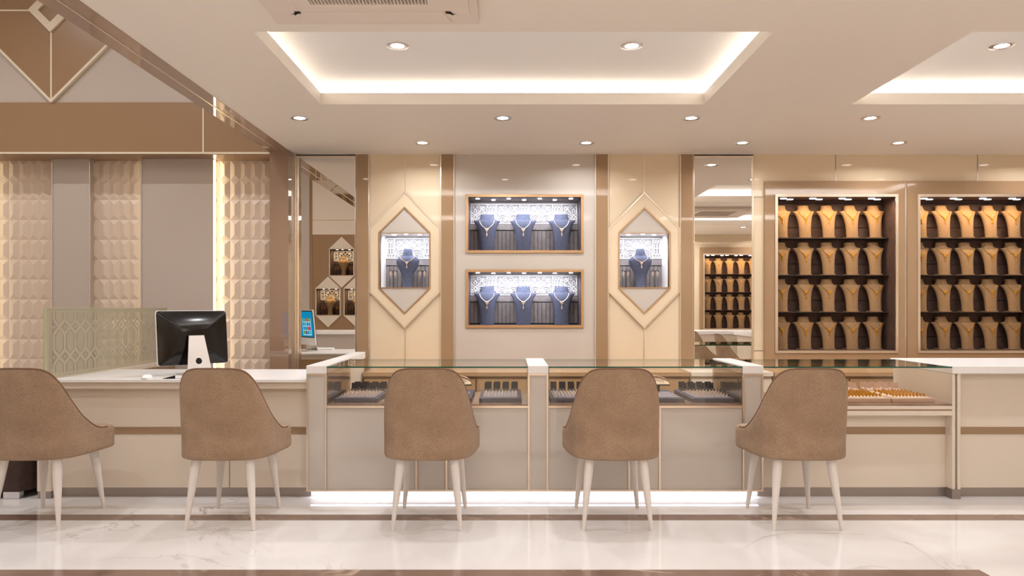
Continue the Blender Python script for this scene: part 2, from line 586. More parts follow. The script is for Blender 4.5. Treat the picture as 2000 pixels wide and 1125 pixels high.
# glossy column between the left zone and the mirror
colm = struct(MB().box(-1.968, -1.815, BY - 0.002, TY, 0, CEIL).build('column', M['brown_gloss']))
MB().box(-1.815, -1.797, 5.985, 6.01, 0, CEIL).build('metal_line', M['metal'], colm)

# ------------------------------------------------------------------ back wall panels
def X(px):
    return wx(px, WALL)


def Z(py):
    return wz(py, WALL)


WB = 0.6
HEX = [(791.5, 742.8, 838.7, 720.5, 861.5), (1257.6, 1209.7, 1305.9, 1187.5, 1328.8)]
NZ0, NZ1 = Z(562.7), Z(455.2)
LONG = [(914.5, 1134.7, 489.0, 385.0, 909.3, 1139.6, 493.7, 379.9), (914.5, 1134.7, 635.2, 531.4, 909.3, 1139.6, 640.4, 526.6)]
n_trim = 4
for (a, b) in ((697, 720), (862, 886), (1163.5, 1187), (1329.5, 1352.5)):
    p = struct(MB().box(X(a), X(b), WALL - 0.015, 6.1, WB, CEIL).build('trim_%d' % n_trim, M['brown_lac'], bevel=0.002))
    n_trim += 1
    e = MB()
    e.box(X(a) - 0.008, X(a), WALL - 0.012, 6.1, WB, CEIL)
    e.box(X(b), X(b) + 0.008, WALL - 0.012, 6.1, WB, CEIL)
    e.build('metal_line', M['metal'], p)
for (cx_, l, r, a, b) in HEX:
    p = MB().plate(X(a) + 0.006, X(b) - 0.004, WB, CEIL, [(X(l), X(r), NZ0, NZ1)], WALL, 6.06, XZ)
    p = struct(p.build('wall_back_cream_panel', M['cream']))
    e = MB()
    e.box(X(cx_) - 0.004, X(cx_) + 0.004, WALL - 0.002, WALL + 0.001, Z(377), CEIL)
    e.box(X(cx_) - 0.004, X(cx_) + 0.004, WALL - 0.002, WALL + 0.001, WB, Z(640))
    e.build('joint_line', M['metal'], p)
p = MB().plate(X(887.5), X(1162.5), WB, CEIL, [(X(q[0]), X(q[1]), Z(q[2]), Z(q[3])) for q in LONG], WALL, 6.06, XZ)
struct(p.build('wall_back_grey_panel', M['grey_lac']))
# cream field round the big cabinets
CABF = 5.99
def cab_open(pxl, pxr):
    return (wx(pxl, CABF), wx(pxr, CABF), wz(684.7, CABF), wz(384.4, CABF))
C1 = cab_open(1519, 1749)
C2 = cab_open(1797, 2027)
p = MB().plate(X(1471.5), XR, WB, CEIL, [(q[0] - .03, q[1] + .03, q[2] - .03, q[3] + .03) for q in (C1, C2)], WALL, 6.06, XZ)
p = struct(p.build('wall_back_right_panel', M['cream']))
e = MB()
for px in (1632, 1909):
    e.box(X(px) - 0.004, X(px) + 0.004, WALL - 0.002, WALL + 0.001, Z(353), CEIL)
for py in (385, 685):
    e.box(X(1471.5), X(1494), WALL - 0.002, WALL + 0.001, Z(py) - 0.003, Z(py) + 0.003)
e.build('joint_line', M['steel'], p)


# mirrors
def wall_mirror(px0, px1, label):
    x0, x1, z0, z1 = X(px0), X(px1), 0.55, CEIL - 0.012
    t = thing('wall_mirror', label, 'mirror', ((x0 + x1) / 2, WALL, z0))
    MB(t.location).box(x0 + 0.01, x1 - 0.01, WALL, WALL + 0.012, z0 + 0.01, z1 - 0.01).build('mirror_glass', M['mirror'], t)
    o = MB(t.location)
    o.plate(x0, x1, z0, z1, [(x0 + 0.01, x1 - 0.01, z0 + 0.01, z1 - 0.01)], WALL - 0.012, WALL + 0.014, XZ)
    o.build('frame', M['metal'], t)


wall_mirror(579, 696.3, 'narrow tall wall mirror beside the glossy brown column, left of the niches')
wall_mirror(1353.5, 1471, 'narrow tall wall mirror between the right hexagonal niche and the display cabinets')

# low storage units against the back wall, seen through the showcases
def base_unit(x0, x1, mat, label, joints):
    t = thing('base_cabinet', label, 'cabinet', ((x0 + x1) / 2, 5.83, 0))
    L = t.location
    MB(L).box(x0, x1, 5.64, WALL - 0.016, 0.64, 0.673).build('top', mat, t, bevel=0.002)
    MB(L).box(x0 + 0.002, x1 - 0.002, 5.68, WALL - 0.016, 0.0, 0.64).build('body', mat, t)
    xs = [x0] + joints + [x1]
    for a, b in zip(xs[:-1], xs[1:]):
        MB(L).box(a + 0.006, b - 0.006, 5.655, 5.68, 0.08, 0.618).build('door', mat, t, bevel=0.002)


base_unit(-1.16, 1.43, M['tan_panel'], 'long low tan storage cabinet running along the wall behind the grey showcases', [-0.72, -0.265, 0.2, 0.62, 1.04])
base_unit(1.44, 2.09, M['cream_matt'], 'short cream storage cabinet under the right wall mirror', [])
base_unit(2.10, 5.2, M['tan_panel'], 'long low tan storage cabinet below the two bust display cabinets', [2.7, 3.3, 3.9, 4.5])


# ------------------------------------------------------------------ fretwork
def spiral(cx, cz, r0, r1, a0, turns, n=16):
    out = []
    for i in range(n + 1):
        s = i / n
        r = r0 + (r1 - r0) * s
        a = a0 + turns * 2 * PI * s
        out.append((cx + r * math.cos(a), cz + r * math.sin(a)))
    return out


def motif(w, h):
    """scroll work in [-w/2,w/2]x[0,h] as polylines"""
    L = []
    for s in (-1, 1):
        heart = [(0, 0.42), (0.10, 0.50), (0.20, 0.62), (0.245, 0.76), (0.21, 0.90)]
        heart += [(0.135 + r * math.cos(a), 0.845 + r * math.sin(a)) for r, a in [(0.085, 0.9), (0.085, 1.6), (0.08, 2.4), (0.07, 3.2), (0.055, 4.1), (0.045, 5.0), (0.04, 6.0)]]
        L.append([(s * x, z) for x, z in heart])
        for r in (0.10, 0.17, 0.245):
            L.append([(s * (0.24 + r * math.cos(a)), 0.08 + r * 1.5 * math.sin(a)) for a in [i * PI / 10 for i in range(11)]])
        L.append([(s * x, z) for x, z in spiral(0.34, 0.78, 0.10, 0.025, 2.6, -1.3)])
        L.append([(s * x, z) for x, z in [(0.25, 0.80), (0.30, 0.68), (0.40, 0.62), (0.44, 0.55)]])
        L.append([(s * x, z) for x, z in spiral(0.38, 0.5, 0.075, 0.02, 0.4, 1.2)])
        L.append([(s * 0.03, 0.56), (s * 0.06, 0.64), (0, 0.78)])
        L.append([(s * x, z) for x, z in spiral(0.09, 0.14, 0.085, 0.03, 3.0, -0.9)])
        L.append([(0, 0.42), (s * 0.08, 0.32), (s * 0.14, 0.24), (s * 0.2, 0.1)])
        L.append([(s * 0.5, 0.02), (s * 0.5, 0.98)])
    return [[(x * w, z * h) for x, z in pl] for pl in L]


def bars(w, h):
    L = []
    for u in (-0.32, 0.0, 0.32):
        L.append([(u * w, 0.2 * h), (u * w, 0.75 * h)])
        L.append([(u * w + x * w * 0.2, 0.13 * h + z * h * 0.08) for x, z in spiral(0, 0, 1, 0.9, 0, 1, 8)])
        L.append([(u * w + x * w * 0.2, 0.86 * h + z * h * 0.1) for x, z in spiral(0, 0, 1, 0.3, -1.5, 1.2, 10)])
    L.append([(-0.5 * w, 0.5 * h), (0.5 * w, 0.5 * h)])
    return L


def fretwork(x0, x1, z0, z1, y, mw, centre, bw, r):
    o = MB()
    def put(lines, cx):
        for pl in lines:
            pts = [(cx + a, z0 + b) for a, b in pl]
            if min(p[0] for p in pts) < x0 - 0.004 or max(p[0] for p in pts) > x1 + 0.004:
                pts = [p for p in pts if x0 <= p[0] <= x1]
                if len(pts) < 2:
                    continue
            o.tube([(a, y, b) for a, b in pts], r, 4)
    h = z1 - z0
    c = centre
    k = int((x1 - x0) / (mw + bw)) + 2
    for i in range(-k, k + 1):
        put(motif(mw, h), c + i * (mw + bw))
        put(bars(bw, h), c + (i + 0.5) * (mw + bw))
    o.plate(x0, x1, z0 - 0.004, z1 + 0.004, [(x0 + 0.005, x1 - 0.005, z0 + 0.003, z1 - 0.003)], y - r, y + r, XZ)
    return o


# ------------------------------------------------------------------ niches (local frame: x right, y into the wall, z up from the niche floor)
ND = 0.30


def niche_inside(t, x0, x1, h, lining, fret, back, slat_mat, mw, bw, centre, r, lamps, cool, power, front_w):
    """lining box, slatted back, fretwork and lamps of one niche; opening x0..x1, 0..h at y=0"""
    o = MB()
    k = 0.012
    o.box(x0 - k, x0, 0.016, ND, -k, h + k); o.box(x1, x1 + k, 0.016, ND, -k, h + k)
    o.box(x0, x1, 0.016, ND, -k, 0); o.box(x0, x1, 0.016, ND, h, h + k)
    o.build('lining', lining, t)
    b = MB()
    zf = h * 0.57
    zr = h * 0.44
    b.box(x0, x1, ND - 0.012, ND, zf, h)
    bp = b.build('back_panel', back, t)
    s = MB()
    s.box(x0, x1, ND - 0.028, ND - 0.012, zr + 0.004, zf - 0.004)
    n = max(4, round((x1 - x0) / 0.036))
    w = (x1 - x0) / n
    for i in range(n):
        s.box(x0 + i * w + 0.002, x0 + (i + 1) * w - 0.002, ND - 0.026, ND - 0.014, 0.012, zr - 0.004)
    s.build('slat_board', slat_mat, bp)
    MB().box(x0, x1, ND - 0.014, ND - 0.006, 0, zf).build('groove', M['groove'], bp)
    fretwork(x0 + 0.006, x1 - 0.006, zf + 0.006, h * 0.955, ND - 0.024, mw, centre, bw, r).build('fretwork', fret, t)
    for lx, ly in lamps:
        MB().lathe([(0.0, 0.0), (0.016, 0.0), (0.018, 0.004), (0.0, 0.005)], (lx, ly, h - 0.006), 14).build('spotlight', M['spot'], t)
    return power, cool, (x0, x1, h)


def niche_light(t, x0, x1, h, power, col):
    rz = t.rotation_euler.z
    c = Vector(((x0 + x1) / 2, 0.122, h - 0.009))
    R = Matrix.Rotation(rz, 4, 'Z')
    p = Vector(t.location) + R @ c
    area('niche_lamp', p, (math.radians(14), 0, rz), (x1 - x0) * 0.85, 0.05, power, col, PI * 0.9)


def hex_pts(cx, half, ztop, zs1, zs0, zbot):
    return [(cx, zbot), (cx + half, zs0), (cx + half, zs1), (cx, ztop), (cx - half, zs1), (cx - half, zs0)]


def hex_niche(loc, rotz, label, wide, warm, frame=True):
    """hexagonal framed niche; origin = centre of the niche floor on the wall face"""
    t = thing('hexagonal_display_niche', label, 'display niche', loc, rotz, 'hexagonal niches')
    hw, h = wide / 2, NZ1 - NZ0
    e = Z(408) - NZ1 if frame else 0.2
    inn = hex_pts(0, hw, h + e, h, 0, -e)
    k = 0.012
    inn2 = hex_pts(0, hw + k, h + e + k * 1.4, h + k * .5, -k * .5, -e - k * 1.4)
    if frame:
        big = hex_pts(0, X(858) - X(791.5), Z(379) - NZ0, Z(447) - NZ0, Z(570) - NZ0, Z(638.5) - NZ0)
        bigo = hex_pts(0, X(858) - X(791.5) + 0.011, Z(379) - NZ0 + 0.015, Z(447) - NZ0 + 0.006, Z(570) - NZ0 - 0.006, Z(638.5) - NZ0 - 0.015)
        MB().ring(big, inn2, -0.016, -0.0005).build('frame', M['cream'], t)
        MB().ring(bigo, big, -0.019, -0.0005).build('outer_trim', M['metal'], t)
        MB().ring(inn2, inn, -0.021, 0.015).build('inner_trim', M['bronze'], t)
    else:
        MB().ring(inn2, inn, -0.016, 0.015).build('inner_trim', M['ivory'], t)
    MB().prism([(-hw, h), (hw, h), (0, h + e)], -0.012, -0.001).build('top_panel', M['grey_lac'] if frame else M['cream_matt'], t)
    MB().prism([(-hw, 0), (0, -e), (hw, 0)], -0.012, -0.001).build('bottom_panel', M['grey_lac'] if frame else M['cream_matt'], t)
    MB().box(-hw, hw, -0.019, 0.014, h - 0.006, h).build('lintel_trim', M['bronze'], t)
    MB().box(-hw, hw, -0.019, 0.014, 0, 0.007).build('sill_trim', M['bronze'], t)
    lin_ = M['suede'] if warm else M['niche_white']
    niche_inside(t, -hw, hw, h, lin_, M['fret'], M['suede'] if warm else M['fret_back'], M['suede'] if warm else M['suede_grey'],
                 0.26, 0.075, 0.0, 0.0035, [(-0.11, 0.12), (0.0, 0.06), (0.11, 0.12)], True, 1, 0)
    niche_light(t, -hw, hw, h, 2.3 if not warm else 1.8, (236, 240, 255) if not warm else (255, 228, 185))
    return t


hexes = []
for i, (cx_, l, r, a, b) in enumerate(HEX):
    mid = (X(l) + X(r)) / 2
    hexes.append(hex_niche((mid, WALL, NZ0), 0, ['hexagonal framed niche holding a blue bust, left of the wide niches', 'hexagonal framed niche holding a blue bust, right of the wide niches'][i], X(r) - X(l), False))

longs = []
for i, (l, r, b, t_, ol, orr, ob, ot) in enumerate(LONG):
    cx_ = (X(l) + X(r)) / 2
    z0 = Z(b)
    h = Z(t_) - Z(b)
    hw = (X(r) - X(l)) / 2
    t = thing('wide_display_niche', 'wide rectangular display niche with three blue busts, %s one on the grey wall' % ['upper', 'lower'][i], 'display niche', (cx_, WALL, z0), 0, 'wide niches')
    o = MB()
    k = (X(orr) - X(ol)) / 2 - hw
    o.plate(-hw - k, hw + k, -k, h + k, [(-hw, hw, 0, h)], -0.012, 0.015, XZ)
    o.build('frame', M['bronze'], t, bevel=0.002)
    niche_inside(t, -hw, hw, h, M['plum'], M['fret'], M['fret_back'], M['suede_grey'], 0.205, 0.085, -0.14 + 0.0, 0.0032,
                 [(-0.40 + 0.133 * q, 0.07 if q % 2 == 0 else 0.14) for q in range(7)], True, 1, 0)
    niche_light(t, -hw, hw, h, 5.4, (236, 240, 255))
    longs.append(t)


# ------------------------------------------------------------------ busts and jewellery
def smooth_sections(secs, n=4):
    """Catmull-Rom through (z, halfwidth, halfdepth, yoffset)"""
    out = []
    for i in range(len(secs) - 1):
        p0, p1, p2, p3 = secs[max(i - 1, 0)], secs[i], secs[i + 1], secs[min(i + 2, len(secs) - 1)]
        for k in range(n):
            t = k / n
            out.append(tuple(0.5 * (2 * b + (c - a) * t + (2 * a - 5 * b + 4 * c - d) * t * t + (3 * b - a - 3 * c + d) * t ** 3) for a, b, c, d in zip(p0, p1, p2, p3)))
    out.append(secs[-1])
    return out


FLAT = [(0.0, .053, .020, .0), (0.012, .053, .021, .0), (0.10, .056, .024, .008), (0.17, .068, .028, .020), (0.205, .083, .028, .028), (0.228, .098, .026, .036),
        (0.2335, .094, .026, .040), (0.238, .066, .026, .042), (0.246, .056, .026, .045), (0.262, .051, .026, .050), (0.283, .0485, .026, .056)]
ROUND = [(0.0, .050, .036, .0), (0.02, .047, .034, .0), (0.07, .041, .030, .0), (0.12, .050, .034, .004), (0.18, .080, .045, .008), (0.225, .100, .052, .012), (0.255, .101, .050, .016),
         (0.275, .082, .044, .02), (0.287, .058, .038, .02), (0.298, .048, .036, .02), (0.315, .043, .034, .02), (0.345, .037, .031, .022), (0.352, .034, .028, .022)]


def bust_mesh(secs, scale, seg=28):
    o = MB()
    rings = []
    for z, w, d, y in smooth_sections(secs):
        ring = []
        for k in range(seg):
            a = 2 * PI * k / seg
            ca, sa = math.cos(a), math.sin(a)
            xx = w * (abs(ca) ** 0.9) * (1 if ca >= 0 else -1)
            yy = d * (abs(sa) ** 0.8) * (1 if sa >= 0 else -1)
            yy += 0.10 * xx * xx / max(w, 0.01)          # sides swing back
            ring.append((xx * scale, (yy + y) * scale, z * scale))
        rings.append(ring)
    o.loft(rings)
    return o


def surf(secs, x, z):
    ss = smooth_sections(secs)
    for a, b in zip(ss[:-1], ss[1:]):
        if a[0] <= z <= b[0] and b[0] > a[0]:
            t = (z - a[0]) / (b[0] - a[0])
            w, d, y = [a[i] + (b[i] - a[i]) * t for i in (1, 2, 3)]
            u = min(abs(x) / w, 0.999)
            c = u ** (1 / 0.9)
            s = math.sqrt(max(0, 1 - c * c)) ** 0.8
            return y - d * s + 0.10 * x * x / w
    return 0


def make_bust(name, label, secs, scale, mat, group, plinth=True):
    o = tag(bust_mesh(secs, scale).build(name, mat, None, smooth=True), label, 'necklace bust', group)
    if plinth:
        MB().box(-.05 * scale, .05 * scale, -.018 * scale, .075 * scale, 0, .009 * scale).build('base', mat, o, bevel=0.002)
    return o


def make_necklace(name, label, secs, scale, mat, group, x_top, z_top, z_bot, r=0.0022):
    pts = []
    n = 22
    for i in range(n + 1):
        u = -1 + 2 * i / n
        x = x_top * math.sin(u * PI / 2)
        z = z_bot + (z_top - z_bot) * (abs(u) ** 1.35)
        pts.append((x * scale, (surf(secs, x, z) - 0.002) * scale - r * 0.6, z * scale))
    o = MB()
    o.tube(pts, r, 5)
    for i in range(2, n - 1):
        o.ball(pts[i], r * (1.25 + 0.5 * (1 - abs(-1 + 2 * i / n))), seg=6)
    ch = tag(o.build(name, mat, None, smooth=True), label, 'necklace', group)
    p = MB()
    yb = lambda z: (surf(secs, 0, z) - 0.003) * scale - 0.002
    zb = z_bot
    for dx, dz, s in ((0, -.004, .0055), (-.008, 0, .0042), (.008, 0, .0042), (-.005, -.009, .0038), (.005, -.009, .0038), (0, -.014, .0042), (0, -.022, .0026), (0, -.029, .0036), (0, -.037, .0048), (0, -.044, .0028)):
        p.ball((dx * 1.25 * scale, yb(zb + dz), (zb + dz * 1.2) * scale), s * scale * 1.35, s * 0.7 * scale, s * 1.4 * scale, seg=8)
    p.build('pendant', mat, ch, smooth=True)
    return ch


# blue busts in the wide niches
SB = 1.17
LB_x = [wx(951, 6.2), wx(1022, 6.2), wx(1097, 6.2)]
pb = pn = None
pos = ['left', 'middle', 'right']
for r in range(2):
    for k in range(3):
        loc = (LB_x[k], 6.19, longs[r].location.z + 0.0005)
        lb = 'blue velvet necklace bust, %s one in the %s wide niche' % (pos[k], ['upper', 'lower'][r])
        ln = 'pale gold necklace with pendant on the %s bust of the %s wide niche' % (pos[k], ['upper', 'lower'][r])
        if pb is None:
            pb = make_bust('necklace_bust', lb, FLAT, SB, M['velvet_blue'], 'blue busts')
            pn = make_necklace('necklace', ln, FLAT, SB, M['silver'], 'necklaces on blue busts', .055, .240, .170, .0017)
            pb.location = loc; pn.location = loc
        else:
            dup(pb, loc, 0, lb, 'blue busts'); dup(pn, loc, 0, ln, 'necklaces on blue busts')


# mannequin busts, earring stands in hexagonal niches
def earring_stand_mesh():
    o = MB()
    o.lathe([(0.0, 0.0), (0.017, 0.0), (0.016, 0.003), (0.007, 0.012), (0.0025, 0.02), (0.0022, 0.156), (0.0, 0.159)], seg=12)
    s = MB()
    for sx in (-1, 1):
        s.tube([(0, 0, 0.146), (sx * 0.008, 0, 0.154), (sx * 0.018, 0, 0.158), (sx * 0.028, 0, 0.154), (sx * 0.034, 0, 0.145)], [.003, .003, .004, .005, .003], 6)
    return o, s


def earring_mesh():
    o = MB()
    o.ball((0, 0, -0.006), .0055, .003, .0055, 8)
    for dz, w in ((-0.017, .009), (-0.026, .011), (-0.036, .0085), (-.045, .005)):
        for u in (-1, 0, 1):
            o.ball((u * w * 0.62, 0, dz), w * 0.42, .003, .0058, 6)
    o.ball((0, 0, -0.056), .0022, .002, .008, 6)
    return o


protos = {}


def fill_hex(t, warm, where):
    rz = t.rotation_euler.z
    R = Matrix.Rotation(rz, 4, 'Z')
    at = lambda x, y, z: tuple(Vector(t.location) + R @ Vector((x, y, z)))
    cm, jm = (M['linen'], M['gold']) if warm else (M['velvet_blue'], M['silver'])
    key = warm
    lb = ('tan' if warm else 'blue velvet') + ' rounded bust ' + where
    ln = ('gold' if warm else 'silver') + ' necklace on the rounded bust ' + where
    z0 = 0.0075
    xo = 0.0
    if key not in protos:
        b = make_bust('mannequin_bust', lb, ROUND, 0.98, cm, 'rounded busts', False)
        n = make_necklace('necklace', ln, ROUND, 0.98, jm, 'necklaces on rounded busts', .062, .285, .232, .0025)
        st = thing('earring_stand', '', 'earring stand', group='earring stands')
        o, s = earring_stand_mesh()
        o.build('stem', M['black'], st, smooth=True); s.build('arm', M['black'], st, smooth=True)
        er = tag(earring_mesh().build('earring', jm, None, smooth=True), '', 'earring', 'earrings in hexagonal niches')
        protos[key] = (b, n, st, er, [True])
    b, n, st, er, fresh = protos[key]
    first = fresh[0]
    fresh[0] = False
    def place(proto, p, lab):
        if first and not proto.get('placed'):
            proto['placed'] = 1
            proto.location = p; proto.rotation_euler = (0, 0, rz); proto['label'] = lab
        else:
            dup(proto, p, rz, lab)
    bp = at(xo, 0.15, z0 - 0.007)
    place(b, bp, lb); place(n, bp, ln)
    for q, sx in enumerate((-1, 1)):
        sp = (sx * 0.128, 0.17)
        side = ['left', 'right'][q]
        place(st, at(sp[0], sp[1], z0 - 0.007), 'black earring stand at %s of the bust %s' % (side, where))
        for j, ex in enumerate((-1, 1)):
            place(er, at(sp[0] + ex * 0.020, sp[1] - 0.006, z0 + 0.149), '%s drop earring, %s one on the %s stand %s' % ('gold' if warm else 'silver', ['left', 'right'][j], side, where))


fill_hex(hexes[0], False, 'in the left hexagonal niche')
fill_hex(hexes[1], False, 'in the right hexagonal niche')

# ------------------------------------------------------------------ big bust cabinets
ROWZ = [1.7855, 1.466, 1.149, 0.8305]
ROWN = ['top', 'second', 'third', 'bottom']
FLATC = [(a, b * .93, c, d) for a, b, c, d in FLAT]
tan_b = make_bust('necklace_bust', 'x', FLATC, 1.0, M['linen'], 'tan busts')
tan_n = make_necklace('necklace', 'x', FLATC, 1.0, M['gold'], 'gold necklaces on tan busts', .053, .240, .172, .0019)
tan_used = [False]


def bust_cabinet(loc, rotz, label, where, ncol=5, power=4.9, group=True):
    """origin: centre of the opening's bottom edge on the cabinet front; local z=0 is the opening's bottom"""
    hw, h = (C1[1] - C1[0]) / 2, C1[3] - C1[2]
    t = thing('display_cabinet', label, 'display cabinet', loc, rotz, 'bust display cabinets')
    fo = (wx(1513.9, CABF) - wx(1494.4, CABF))
    tr = wx(1519, CABF) - wx(1513.9, CABF)
    zt, zb = wz(353.4, CABF) - C1[2], wz(704, CABF) - C1[2]
    rr = wx(1768.7, CABF) - wx(1755, CABF)
    o = MB()
    o.plate(-hw - tr - fo, hw + tr + rr, zb, zt, [(-hw - tr, hw + tr, -tr, h + tr)], 0, 0.039, XZ)
    o.build('frame', M['brown_lac'], t, bevel=0.003)
    o = MB()
    o.plate(-hw - tr, hw + tr, -tr, h + tr, [(-hw, hw, 0, h)], -0.006, 0.004, XZ)
    o.build('inner_trim', M['metal'], t)
    d = 0.26
    k = 0.009
    o = MB()
    e_ = 0.012
    o.box(-hw - e_ - k, -hw - e_, 0.042, d, -k, h + k); o.box(hw + e_, hw + e_ + k, 0.042, d, -k, h + k)
    o.box(-hw - e_, hw + e_, 0.042, d, -k, 0); o.box(-hw - e_, hw + e_, 0.042, d, h, h + k)
    o.box(-hw - e_ - k, -hw, 0.0045, 0.042, -k, h + k); o.box(hw, hw + e_ + k, 0.0045, 0.042, -k, h + k)
    o.box(-hw, hw, 0.0045, 0.042, -k, 0); o.box(-hw, hw, 0.0045, 0.042, h, h + k)
    o.build('lining', M['suede'], t)
    bk = MB().box(-hw - e_, hw + e_, d - 0.006, d, 0, h).build('back_panel', M['groove'], t)
    o = MB()
    z = 0.0
    pitch = 0.106
    while z < h - 0.02:
        o.box(-hw - e_, hw + e_, d - 0.016, d - 0.006, z + 0.003, min(z + pitch - 0.003, h))
        z += pitch
    o.build('back_board', M['suede'], bk)
    for rz_ in ROWZ[:3]:
        zz = rz_ - C1[2]
        MB().box(-hw - e_, hw + e_, 0.125, d - 0.016, zz - 0.007, zz - 0.0005).build('shelf', M['shelf'], t)
    for q in range(4):
        for j, yy in enumerate((0.06, 0.11)):
            MB().box(-hw + 0.05 + q * 0.25 + j * 0.075, -hw + 0.10 + q * 0.25 + j * 0.075, yy, yy + 0.024, h - 0.007, h - 0.0005).build('spotlight', M['spot'], t, bevel=0.006)
    R = Matrix.Rotation(rotz, 4, 'Z')
    p = Vector(loc) + R @ Vector((0, 0.034, h - 0.012))
    area('cabinet_lamp', p, (math.radians(16), 0, rotz), hw * 1.85, 0.03, power, (255, 222, 178), PI * 0.8)
    for ri, z in enumerate(ROWZ):
        for c in range(ncol):
            x = (c - 2) * 0.202
            q = Vector(loc) + R @ Vector((x, 0.145, 0))
            q.z = z + (0.001 if ri == 3 else 0.0)
            if ri == 3:
                q.z = C1[2] + 0.0005
            nm = ORD[c] if rotz == 0 else ORD[ncol - 1 - c]
            lb = 'tan linen bust, %s from left on the %s row of %s' % (nm, ROWN[ri], where)
            ln = 'gold necklace on %s bust from left, %s row of %s' % (nm, ROWN[ri], where)
            if not tan_used[0]:
                tan_used[0] = True
                for ob, l2 in ((tan_b, lb), (tan_n, ln)):
                    ob.location = q; ob.rotation_euler = (0, 0, rotz); ob['label'] = l2
            else:
                dup(tan_b, q, rotz, lb); dup(tan_n, q, rotz, ln)
    return t


bust_cabinet(((C1[0] + C1[1]) / 2, CABF, C1[2]), 0, 'brown framed display cabinet of tan busts next to the right wall mirror', 'the left display cabinet')
bust_cabinet(((C2[0] + C2[1]) / 2, CABF, C2[2]), 0, 'brown framed display cabinet of tan busts cut by the right picture edge', 'the right display cabinet')
struct(MB().box(wx(1769.2, CABF), wx(1777.5, CABF), CABF + 0.01, WALL - 0.001, WB + .08, wz(353.4, CABF)).build('trim_%d' % n_trim, M['metal'])); n_trim += 1

# ------------------------------------------------------------------ downlights
dl = thing('downlight', 'x', 'ceiling light', group='ceiling downlights')
MB().lathe([(0.036, -0.001), (0.060, -0.0035), (0.063, -0.0015), (0.063, 0.0), (0.036, 0.0)], seg=28).build('bezel', M['chrome'], dl, smooth=True)
MB().lathe([(0.0, -0.0022), (0.034, -0.0022), (0.038, -0.001), (0.0, -0.0008)], seg=24).build('lens', M['lamp'], dl)
dl_first = [True]


def downlight(x, y, z, label, power):
    if dl_first[0]:
        dl_first[0] = False
        dl.location = (x, y, z); dl['label'] = label
    else:
        dup(dl, (x, y, z), 0, label)
    area('downlight_lamp', (x, y, z - 0.006), (0, 0, 0), 0.07, 0.07, power, (247, 247, 251), PI * 0.86, disk=True)


PW = 8.2
row1 = [wx(825, 5.6), wx(1145, 5.6), wx(1450, 5.6), wx(1755, 5.6), 4.3]
row2 = [wx(585, 4.87), wx(982, 4.87), wx(1350, 4.87), wx(1700, 4.87), 3.75]
for i, x in enumerate(row1):
    downlight(x, 5.6, CEIL, 'round chrome downlight, %s from left in the row nearest the back wall' % ORD[i], PW * 0.7)
for i, x in enumerate(row2):
    downlight(x, 4.87, CEIL, 'round chrome downlight, %s from the left in the row behind the ceiling recess' % ORD[i], PW)
for i, x in enumerate((wx(777, 3.96), wx(1233, 3.96))):
    downlight(x, 3.95, CEIL + UP, 'round chrome downlight at the %s inside the middle ceiling recess' % ['left', 'right'][i], PW)
for i, x in enumerate((wx(1954, 3.96), 3.95)):
    downlight(x, 3.95, CEIL + UP, 'round chrome downlight at the %s inside the right ceiling recess' % ['left', 'right'][i], PW)
for i, x in enumerate(row1):
    downlight(x, -0.1, CEIL, 'round chrome downlight near the opposite wall, %s from left, seen by mirror' % ORD[i], PW)
for i, x in enumerate(row2):
    downlight(x, 0.63, CEIL, 'round chrome downlight over the opposite counters, %s from left, seen by mirror' % ORD[i], PW)
for i, x in enumerate((-.62, .68, 2.72, 3.95)):
    downlight(x, 1.55, CEIL + UP, 'round chrome downlight, %s from left in the nearer ceiling recesses, seen by mirror' % ORD[i], PW)
for i, (x, y) in enumerate(((-2.9, 1.6), (-4.4, 1.6), (-2.9, 4.2), (-4.4, 4.2), (-3.6, 2.9))):  # unseen lamps added overhead to light the left zone
    downlight(x, y, 4.3, 'added unseen chrome downlight, %s one in the high ceiling of the left zone' % ORD[i], PW * 2.2)

# cove strips on the ledge of each recess
for (a, b, p, q) in RECESS:
    z = CEIL + LIP + 0.012
    cw = 0.035
    mx, my = (a + b) / 2, (p + q) / 2
    tilt = math.radians(55)
    per = 9.0
    area('cove_lamp', (mx, q + 0.10, z), (PI - tilt, 0, 0), b - a + 0.1, cw, per * (b - a), (250, 251, 255))
    area('cove_lamp', (mx, p - 0.10, z), (PI + tilt, 0, 0), b - a + 0.1, cw, per * (b - a), (250, 251, 255))
    area('cove_lamp', (a - 0.10, my, z), (0, PI - tilt, 0), cw, q - p + 0.1, per * (q - p), (250, 251, 255))
    area('cove_lamp', (b + 0.10, my, z), (0, PI + tilt, 0), cw, q - p + 0.1, per * (q - p), (250, 251, 255))

